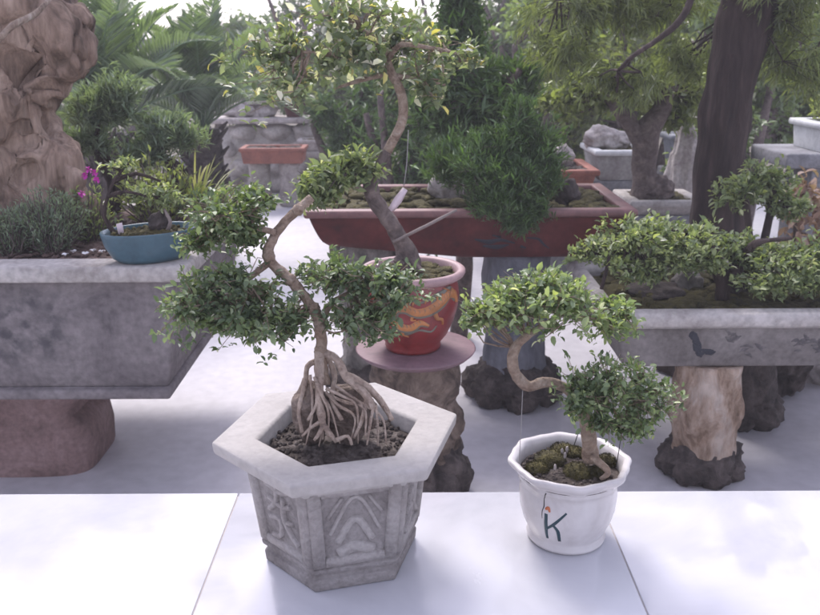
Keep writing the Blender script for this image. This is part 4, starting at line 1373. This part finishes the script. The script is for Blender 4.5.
tk.tube(pts, np.linspace(.014, .006, 6), sides=8, step=.02, lump=.2)
br += [pts[4], pts[5]]
tk.build('trunk', M['bark_dark'], bt_)
lf, tw = MB(), MB()
canopy(tw, lf, br, [(W(590, 10, 3.5), (.26, .3, .12), 90), (W(650, 10, 3.55), (.24, .3, .12), 90), (W(685, 65, 3.6), (.16, .25, .12), 55), (W(565, 50, 3.5), (.18, .25, .12), 65), (W(790, 40, 3.3), (.2, .3, .16), 100), (W(815, 75, 3.4), (.16, .25, .11), 55), (W(800, -20, 3.2), (.28, .35, .14), 80), (W(640, -40, 3.5), (.5, .5, .14), 110), (W(620, 80, 3.2), (.18, .25, .1), 55)],
       24, .05, .0045, seed=111, simple=True, up=.0, hang=.35, along=.8, spread=.5, gaps=.44, gfreq=6, hub_r=.005, twig_r=.0015, uneven=.55, hollow=.6)
tw.build('branches', M['bark_dark'], bt_)
lf.build('crown', M['leaf_olive'], bt_, smooth=False)

# ================================================================== MIDDLE DISTANCE, RIGHT
def planter_box(name, label, x0, x1, y0, y1, z0, z1, mat, inner, rim=.03, taper=.04, cat='planter', rim_mat=None):
    t = thing(name, label, cat, ((x0 + x1) / 2, (y0 + y1) / 2, z0))
    trough(MB(), (x0 + rim * .5, x1 - rim * .5, y0 + rim * .5, y1 - rim * .5), (x0 + taper, x1 - taper, y0 + taper, y1 - taper), z0, z1 - .025, wall=.025, floor=.02).build('body', mat, t, smooth=False, bevel=.004)
    frame_rect(MB(), (x0, x1, y0, y1), rim + .02, z1 - .03, z1).build('rim', rim_mat or mat, t, smooth=False, bevel=.004)
    b = MB().sheet(x0 + rim, x1 - rim, y0 + rim, y1 - rim, z1 - .02, 30, 30, amp=.02, freq=10)
    for i in range(40):
        b.blob((RNG.uniform(x0 + .05, x1 - .05), RNG.uniform(y0 + .05, y1 - .05), z1 - .015), (.025, .025, .012), sub=2, amp=.4, seed=i)
    b.build('soil', inner, t)
    return t


def block_stand(name, label, x0, x1, y0, y1, z1, mat, cat='stand'):
    t = thing(name, label, cat, ((x0 + x1) / 2, (y0 + y1) / 2, 0))
    MB().box((x0, y0, 0), (x1, y1, z1 - .06)).build('block', mat, t, smooth=False, bevel=.012)
    MB().box((x0 - .03, y0 - .03, z1 - .0595), (x1 + .03, y1 + .03, z1)).build('cap', mat, t, smooth=False, bevel=.01)
    return t


planter_box('bonsai_tray', 'pale grey shallow stone tray under the forked stump bonsai', .98, 1.32, 3.75, 4.1, .56, .63, M['basin_rim'], M['moss'])
block_stand('block_stand', 'low grey block under the pale grey tray behind the right trough', 1.02, 1.28, 3.8, 4.05, .5595, M['grey_block'])
planter_box('white_planter', 'square white planter with pale rocks behind the forked stump', 1.03, 1.36, 4.78, 5.22, .565, .735, M['trough_pale'], M['moss'], rim_mat=M['white_planter'])
block_stand('block_stand', 'grey block beneath the square white planter', 1.07, 1.32, 4.85, 5.15, .564, M['grey_block'])
planter_box('terracotta_tray', 'orange terracotta tray left of the square white planter', .66, 1.0, 4.5, 5.0, .55, .665, M['terracotta'], M['soil'])
block_stand('block_stand', 'grey block beneath the orange terracotta tray', .72, .94, 4.6, 4.9, .549, M['grey_block'])
planter_box('grey_planter', 'small dark grey planter between the forked stump and the big trunk', 1.5, 1.72, 4.95, 5.2, .6, .8, M['grey_planter'], M['soil'])
block_stand('block_stand', 'grey block beneath the small dark grey planter', 1.53, 1.69, 4.98, 5.17, .599, M['grey_block'])
for (px, py, Y, zb, r, m, lab) in [(588, 140, 5.0, .73, (.12, .09, .07), 'rock_pale', 'large pale rock lying in the white planter'), (618, 146, 5.0, .73, (.07, .07, .05), 'rock_pale', 'smaller pale rock at the right of the white planter'),
                                   (560, 152, 4.8, .65, (.08, .07, .07), 'rock_pale', 'whitish rock on the terracotta tray')]:
    c = W(px, py, Y)
    c[0] = min(1.26, max(1.12, c[0])) if 'white planter' in lab else c[0]
    c[2] = zb + r[2] * .7
    tag(MB().blob(c, r, sub=4, amp=.35, freq=1.8, seed=px, rough=.1).build('rock', M[m], origin=c - np.array([0, 0, r[2]])), lab, 'rock')
c = np.array([1.36, 4.25, 0])
b = MB()
b.blob(c + np.array([0, 0, .45]), (.09, .1, .46), sub=5, amp=.35, freq=1.5, seed=4, rough=.14)
b.blob(c + np.array([-.03, -.02, .3]), (.11, .11, .32), sub=4, amp=.35, freq=1.7, seed=6, rough=.12)
tag(b.build('standing_rock', M['rock_pale'], origin=c), 'tall pale speckled standing rock just left of the big trunk', 'rock')

# forked stump bonsai
ys = 3.92
base = np.array([1.11, ys, .61])
fs = thing('bonsai_tree', 'bonsai with a stout forked brown stump in the pale grey tray', 'bonsai', base)
tk = MB()
tk.tube([base, W(646, 185, ys), W(645, 160, ys), W(647, 138, ys), W(660, 112, ys), W(668, 92, ys)], [.085, .06, .055, .06, .045, .03], sides=18, step=.02, lump=.35, freq=10)
tk.tube([W(645, 145, ys), W(632, 128, ys), W(620, 112, ys), W(605, 98, ys)], [.05, .04, .032, .02], sides=14, step=.02, lump=.3, freq=12)
tk.blob(W(652, 190, ys), (.09, .08, .06), sub=4, amp=.35, seed=3, rough=.15)
lf = MB()
skf = [W(668, 92, ys), W(660, 112, ys), W(620, 112, ys), W(605, 98, ys)]
canopy(tk, lf, skf, [(W(600, 90, ys + .1), (.2, .25, .1), 170), (W(640, 85, ys + .1), (.18, .25, .1), 150), (W(675, 110, ys + .15), (.14, .2, .11), 120), (W(565, 100, ys + .15), (.15, .2, .1), 110), (W(690, 90, ys + .15), (.12, .2, .1), 90)],
       8, .042, .019, seed=121, gaps=.34, gfreq=7, hub_r=.006, twig_r=.002, up=.2)
tk.build('trunk', M['bark_grey'], fs)
lf.build('crown', M['leaf_olive'], fs, smooth=False)

# stone bench and white planter at the far right
sbn = thing('stone_bench', 'grey stone bench on square posts at the right edge', 'bench', (2.05, 4.2, 0))
MB().box((1.78, 4.05, .73), (2.9, 4.5, .8)).build('slab', M['grey_block'], sbn, smooth=False, bevel=.01)
MB().box((1.93, 4.1, 0), (2.1, 4.4, .7295)).build('post', M['grey_block'], sbn, smooth=False, bevel=.01)
MB().box((2.6, 4.1, 0), (2.77, 4.4, .7295)).build('post', M['grey_block'], sbn, smooth=False, bevel=.01)
MB().tube([(1.98, 3.98, .62), (2.12, 3.9, .45), (2.3, 3.85, .28)], .03, sides=4).build('brace', M['grey_block'], sbn, smooth=False)
planter_box('white_planter', 'white planter standing on the stone bench at the right edge', 1.93, 2.5, 4.08, 4.42, .8005, .94, M['white_planter'], M['soil'], taper=.025)
tuft('garden_shrub', 'light green seedlings in the white planter on the stone bench', 'shrub', (2.15, 4.25, .92), 60, .16, .2, M['leaf_yellow'], .05, .016, 9, lpt=9)

# shrub and litter around the foot of the big tree
base = W(755, 235, 2.98)
base[2] = 0.0
shrub('garden_shrub', 'green leafy shrub in front of the big dark trunk', 'shrub', base,
      [[base, base + np.array([0, 0, .45]), W(745, 205, 2.98), W(735, 190, 2.98)], [base + np.array([0, 0, .3]), W(770, 210, 3.0), W(775, 175, 3.0)]],
      [(W(735, 195, 3.0), (.11, .1, .07), 110), (W(765, 180, 3.02), (.1, .1, .07), 110), (W(785, 205, 3.0), (.1, .1, .06), 90)], M['leaf_spread'], M['bark_dark'], lpt=8, L=.026, Wd=.012, seed=131, stem_r=.02, hub_r=.004, gfreq=10)
base = np.array([1.62, 3.55, 0])
shrub('dry_shrub', 'withered shrub with reddish brown leaves beside the stone bench', 'shrub', base,
      [[base, base + np.array([.02, 0, .4]), base + np.array([.0, 0, .7])], [base + np.array([0, 0, .2]), base + np.array([.15, 0, .5]), base + np.array([.2, 0, .72])]],
      [(base + np.array([.02, 0, .68]), (.16, .12, .09), 30), (base + np.array([.18, 0, .6]), (.12, .1, .1), 25), (base + np.array([.05, -.05, .5]), (.2, .12, .08), 30)], M['leaf_dry'], M['bark_grey'], lpt=5, L=.06, Wd=.03, seed=141, stem_r=.02, hub_r=.004, gfreq=8)
for (x, y, z, r, m, lab) in [(1.62, 3.2, .27, (.16, .12, .3), 'rock_pale', 'pale jagged rock right of the big trunk behind the trough'), (1.42, 3.05, .22, (.1, .09, .25), 'rock_dark', 'dark rock at the foot of the big trunk')]:
    c = np.array([x, y, z])
    tag(MB().blob(c, r, sub=5, amp=.4, freq=1.8, seed=x * 9, rough=.14).build('rock', M[m], origin=(x, y, 0)), lab, 'rock')

# ================================================================== MIDDLE DISTANCE, LEFT
def cycad(name, label, c, trunk_h, n, flen, seed, trunk_r=.14):
    c = np.asarray(c, float)
    t = thing(name, label, 'cycad', c)
    tk = MB()
    tk.tube([c, c + np.array([0.01, 0, trunk_h * .5]), c + np.array([0, 0, trunk_h])], [trunk_r * .9, trunk_r, trunk_r * .85], sides=16, step=.05, lump=.2, freq=12)
    for i in range(170):
        a, s = RNG.random() * 6.28, RNG.random()
        p = c + np.array([math.cos(a) * trunk_r * .9, math.sin(a) * trunk_r * .9, trunk_h * s])
        tk.tube([p, p + np.array([math.cos(a) * .05, math.sin(a) * .05, .05])], [.018, .006], sides=4)
    tk.build('trunk', M['rock_dark'], t)
    top = c + np.array([0, 0, trunk_h])
    for i in range(n):
        a = i * 2.39996 + seed
        u = (i + .5) / n
        el = math.radians(86 - 50 * u + RNG.uniform(-6, 6))
        d0 = np.array([math.cos(a) * math.cos(el), math.sin(a) * math.cos(el), math.sin(el)])
        L = flen * RNG.uniform(.85, 1.1)
        m = 46
        pts, tan = [], []
        for k in range(m):
            s = k / (m - 1)
            pts.append(top + d0 * L * s + np.array([0, 0, -L * (.28 + .3 * u) * s ** 2.2]))
        pts = np.array(pts)
        tan = norm(np.gradient(pts, axis=0))
        fr = MB()
        fr.tube(pts, np.linspace(.008, .0025, m), sides=5, rnd=.95, cap=False)
        side = norm(np.cross(tan, [0, 0, 1.0]))
        upv = np.cross(side, tan)
        s = np.linspace(0, 1, m)
        ll = .19 * flen * np.sin(np.clip(s * 1.05 + .12, 0, 1.0) * math.pi * .93 + .08) ** .6
        sel = s > .1
        tone = RNG.uniform(.15, .8)
        for sg in (1, -1):
            D = side * sg * .8 + tan * .6 + upv * .42
            fr.leaves(pts[sel], D[sel], ll[sel], .016 * flen, fold=.1, curl=.1, rnd=np.clip(RNG.normal(tone, .12, sel.sum()), 0, 1), simple=True)
        fr.build('frond', M['cycad_leaf'], t, smooth=False)
    return t


cycad('cycad_palm', 'large cycad with upright fronds behind the driftwood at left', (-1.78, 5.0, 0), .82, 21, 1.35, 1.0)
cycad('cycad_palm', 'cycad with a dark shaggy trunk and arching fronds left of the terracotta planter', (-1.32, 5.5, 0), .8, 22, 1.15, 2.2, trunk_r=.12)

# terracotta planter on two stone posts
TY = 7.1
planter_box('terracotta_planter', 'long terracotta planter on two stone posts in the left distance', -1.42, -.88, TY, TY + .3, .37, .5, M['terracotta'], M['soil'], rim=.02, taper=.025)
for x0, x1, m, lab in [(-1.36, -1.2, 'wall_stone', 'left stone post carrying the distant terracotta planter'), (-1.13, -.92, 'rock_pale', 'paler right stone post carrying the distant terracotta planter')]:
    p = MB()
    p.lathe([(.09, 0), (.1, .01), (.085, .3), (.095, .36), (.08, .3695)], ((x0 + x1) / 2, TY + .15, 0), seg=20, cap_top=True, mod=lambda a, r, z: 1 + .12 * n3((math.cos(a), math.sin(a), z * 6), 1.5, x0))
    tag(p.build('stone_post', M[m], origin=((x0 + x1) / 2, TY + .15, 0)), lab, 'post')
planter_box('stone_tray', 'grey stone tray on a block left of the distant terracotta planter', -1.95, -1.55, 6.6, 6.9, .38, .47, M['grey_block'], M['moss'], rim=.02, taper=.03)
block_stand('block_stand', 'grey block under the distant grey stone tray at left', -1.85, -1.65, 6.65, 6.85, .379, M['wall_stone'])
planter_box('stone_tray', 'pale stone tray in front of the low wall in the left distance', -1.0, -.62, 7.55, 7.78, .42, .52, M['rock_pale'], M['moss'], rim=.02, taper=.03)
block_stand('block_stand', 'pale block under the tray in front of the low wall', -.9, -.72, 7.58, 7.75, .419, M['wall_stone'])
# low stone wall behind
wl = thing('stone_wall', 'low rubble stone wall with a pale cap in the left distance', 'wall', (-1.37, 8.0, 0))
b = MB()
for r_ in range(4):
    x = -1.78 + (r_ % 2) * .12
    while x < -1.0:
        w_ = RNG.uniform(.18, .34)
        b.blob((x + w_ / 2, 7.95, .09 + r_ * .155), (w_ * .52, .13, .085), sub=3, amp=.25, freq=1.6, seed=x * 7 + r_, rough=.06)
        x += w_
b.box((-1.76, 7.9, 0), (-.98, 8.1, .6))
b.build('masonry', M['wall_stone'], wl)
MB().box((-1.82, 7.8, .64), (-.92, 8.15, .69)).build('cap', M['rock_pale'], wl, smooth=False, bevel=.015)
for (px, py, r, lab) in [(258, 98, .1, 'upper pale boulder above the low stone wall'), (243, 112, .11, 'lower pale boulder on the low stone wall beside the cycad'), (262, 112, .09, 'pale boulder on the low stone wall right of the others')]:
    c = W(px, py, 8.0)
    c[2] = max(c[2], .69 + r * .5)
    tag(MB().blob(c, (r * 1.5, r, r * .75), sub=4, amp=.35, freq=1.7, seed=px, rough=.08).build('rock', M['rock_pale'], origin=c - np.array([0, 0, r * .7])), lab, 'rock')
c = np.array([-1.06, 7.95, .6905])
rp2 = thing('small_pot', 'small brownish red pot with a green plant on the distant stone wall', 'plant pot', c)
MB().lathe([(.06, 0), (.07, .002), (.1, .11), (.105, .12), (.09, .12), (.08, .1), (.002, .1)], c, seg=24).build('body', M['planter_red'], rp2)
tuft('garden_shrub', 'bright green bushy plant in the small distant red pot', 'shrub', c + np.array([-.03, 0, .09]), 60, .3, .22, M['leaf_yellow'], .07, .02, 11, lpt=12)

# ================================================================== BACKGROUND PLANTING
def bg_tree(name, label, x, y, h, wdt, leaf, seed, L=.08, Wd=.036, n=520, low=.25, gaps=.36, cat='tree', needle=False, group=None, bark='bark_grey', hang=0.0):
    base = np.array([x, y, -.03 if y > 8.3 else 0.0])
    rs = np.random.default_rng(int(seed * 10))
    stems, pads = [], []
    for k in range(4):
        a = k * 1.7 + seed
        p1 = base + np.array([.06 * math.cos(a), .06 * math.sin(a), 0])
        p2 = base + np.array([wdt * .25 * math.cos(a), wdt * .2 * math.sin(a), h * .45])
        p3 = base + np.array([wdt * .55 * math.cos(a), wdt * .4 * math.sin(a), h * rs.uniform(.65, .9)])
        stems.append([p1, p2, p3])
    for k in range(9):
        a = rs.uniform(0, 6.28)
        rr = wdt * rs.uniform(.15, .75)
        z = h * rs.uniform(low, .92)
        pads.append((base + np.array([math.cos(a) * rr, math.sin(a) * rr * .6, z]), (wdt * rs.uniform(.28, .45), wdt * rs.uniform(.25, .4), h * rs.uniform(.1, .18)), n // 9))
    return shrub(name, label, cat, base, stems, pads, M[leaf], M[bark], lpt=9, L=L, Wd=Wd, seed=seed, stem_r=.05, group=group, simple=True, gaps=gaps, gfreq=3.2, hub=8, hub_r=.012, twig_r=.004,
                 up=.2, hang=hang, along=.9 if needle else .5, spread=.5 if needle else .8)


for (nm, lab, x, y, h, w, leaf, sd_, kw) in [
    ('clipped_conifer', 'rounded green conifer in front of the low stone wall', -.42, 5.4, 1.15, .35, 'needle_dark', 201, dict(L=.07, Wd=.013, needle=True, n=500, gaps=.25)),
    ('clipped_conifer', 'second rounded conifer just left of the S curved trunk', -.1, 4.9, 1.2, .32, 'needle_dark', 202, dict(L=.07, Wd=.013, needle=True, n=500, gaps=.25)),
    ('weeping_tree', 'grey green tree with hanging branches between cycad and conifers', -.95, 9.2, 2.2, 1.0, 'leaf_far', 203, dict(hang=.5, n=620)),
    ('broadleaf_tree', 'blue green glossy tree behind the tall conifer and white planter', 1.1, 7.0, 1.95, .95, 'leaf_far', 204, dict(n=1100, gaps=.28)),
    ('broadleaf_tree', 'yellow green tree behind the white planter', 1.75, 6.4, 1.75, .8, 'leaf_olive', 205, dict(n=650, L=.07)),
    ('broadleaf_tree', 'pale green tree partly behind the big dark trunk', 2.3, 5.9, 1.7, .7, 'leaf_far', 206, dict(n=600, L=.065)),
    ('broadleaf_tree', 'green tree behind the stone bench at the right edge', 3.1, 6.6, 1.75, .8, 'leaf_far', 207, dict(n=750)),
    ('broadleaf_tree', 'dark leafy tree in the centre distance above the red pot', .25, 8.2, 1.75, .9, 'leaf_far', 208, dict(n=1000, gaps=.28)),
    ('broadleaf_tree', 'light green tree right of the centre beyond the glossy tree', .95, 10.5, 2.1, 1.0, 'leaf_far', 209, dict(n=700)),
    ('broadleaf_tree', 'distant tree beyond the large cycad', -3.6, 9.2, 2.0, 1.1, 'leaf_far', 210, dict(n=600)),
    ('broadleaf_tree', 'distant olive tree between the two cycads', -2.4, 10.5, 1.75, 1.0, 'leaf_fardark', 211, dict(n=600)),
    ('broadleaf_tree', 'tall pale tree at the back right of the garden', 2.7, 10.5, 2.4, 1.3, 'leaf_far', 213, dict(n=800)),
    ('broadleaf_tree', 'round distant tree behind the weeping tree', -1.2, 12.0, 1.95, 1.2, 'leaf_fardark', 214, dict(n=600)),
    ('broadleaf_tree', 'loose olive tree above the red planter between conifer and forked stump', .75, 5.9, 1.75, .7, 'leaf_olive', 221, dict(n=900, L=.06, Wd=.026, gaps=.3)),
    ('broadleaf_tree', 'tall grey green tree filling the back of the garden centre', .5, 10.0, 2.3, 1.4, 'leaf_far', 222, dict(n=1400, gaps=.25)),
    ('broadleaf_tree', 'wide grey green tree in the back behind the forked stump', 2.0, 8.6, 2.15, 1.3, 'leaf_far', 223, dict(n=1400, gaps=.25)),
    ('garden_shrub', 'loose green shrub at the foot of the white planter', .95, 4.25, .45, .22, 'leaf_far', 216, dict(n=200, L=.04, Wd=.018, cat='shrub')),
    ('garden_shrub', 'low bluish shrub behind the left end of the red planter', -.45, 6.3, .7, .4, 'leaf_fardark', 217, dict(n=350, L=.05, Wd=.022, cat='shrub')),
    ('garden_shrub', 'leafy shrub behind the standing rock', 1.65, 4.6, .95, .28, 'leaf_mid', 218, dict(n=260, L=.045, Wd=.02, cat='shrub', low=.6)),
]:
    bg_tree(nm, lab, x, y, h, w, leaf, sd_, **kw)

# far hedge line of individual bushes closing the garden
for i, x in enumerate(np.linspace(-4.6, 5.6, 7)):
    o = bg_tree('hedge_bush', 'dark green bush in the hedge row at the very back of the garden', float(x), 14.5 + .6 * math.sin(i * 2.3), 1.55 + .25 * math.sin(i * 1.9), 1.15, 'leaf_fardark', 300 + i, L=.14, Wd=.07, n=420, cat='bush', group='hedge bushes at the back of the garden', low=.12, gaps=.15)

# thin scattering volume added over the whole garden to mimic lens veiling
hb = MB().box((-101, -41, -1.03), (101, 131, 3.2)).build('veil_haze', M['wire'], smooth=False)
hb["kind"] = "stuff"
hm = bpy.data.materials.new('veil_haze')
hm.use_nodes = True
hn = hm.node_tree
hn.nodes.remove(hn.nodes["Principled BSDF"])
pvn = hn.nodes.new("ShaderNodeVolumePrincipled")
pvn.inputs["Color"].default_value = (.95, .93, .97, 1)
pvn.inputs["Density"].default_value = .0095
hn.links.new(pvn.outputs[0], hn.nodes["Material Output"].inputs["Volume"])
hb.data.materials[0] = hm
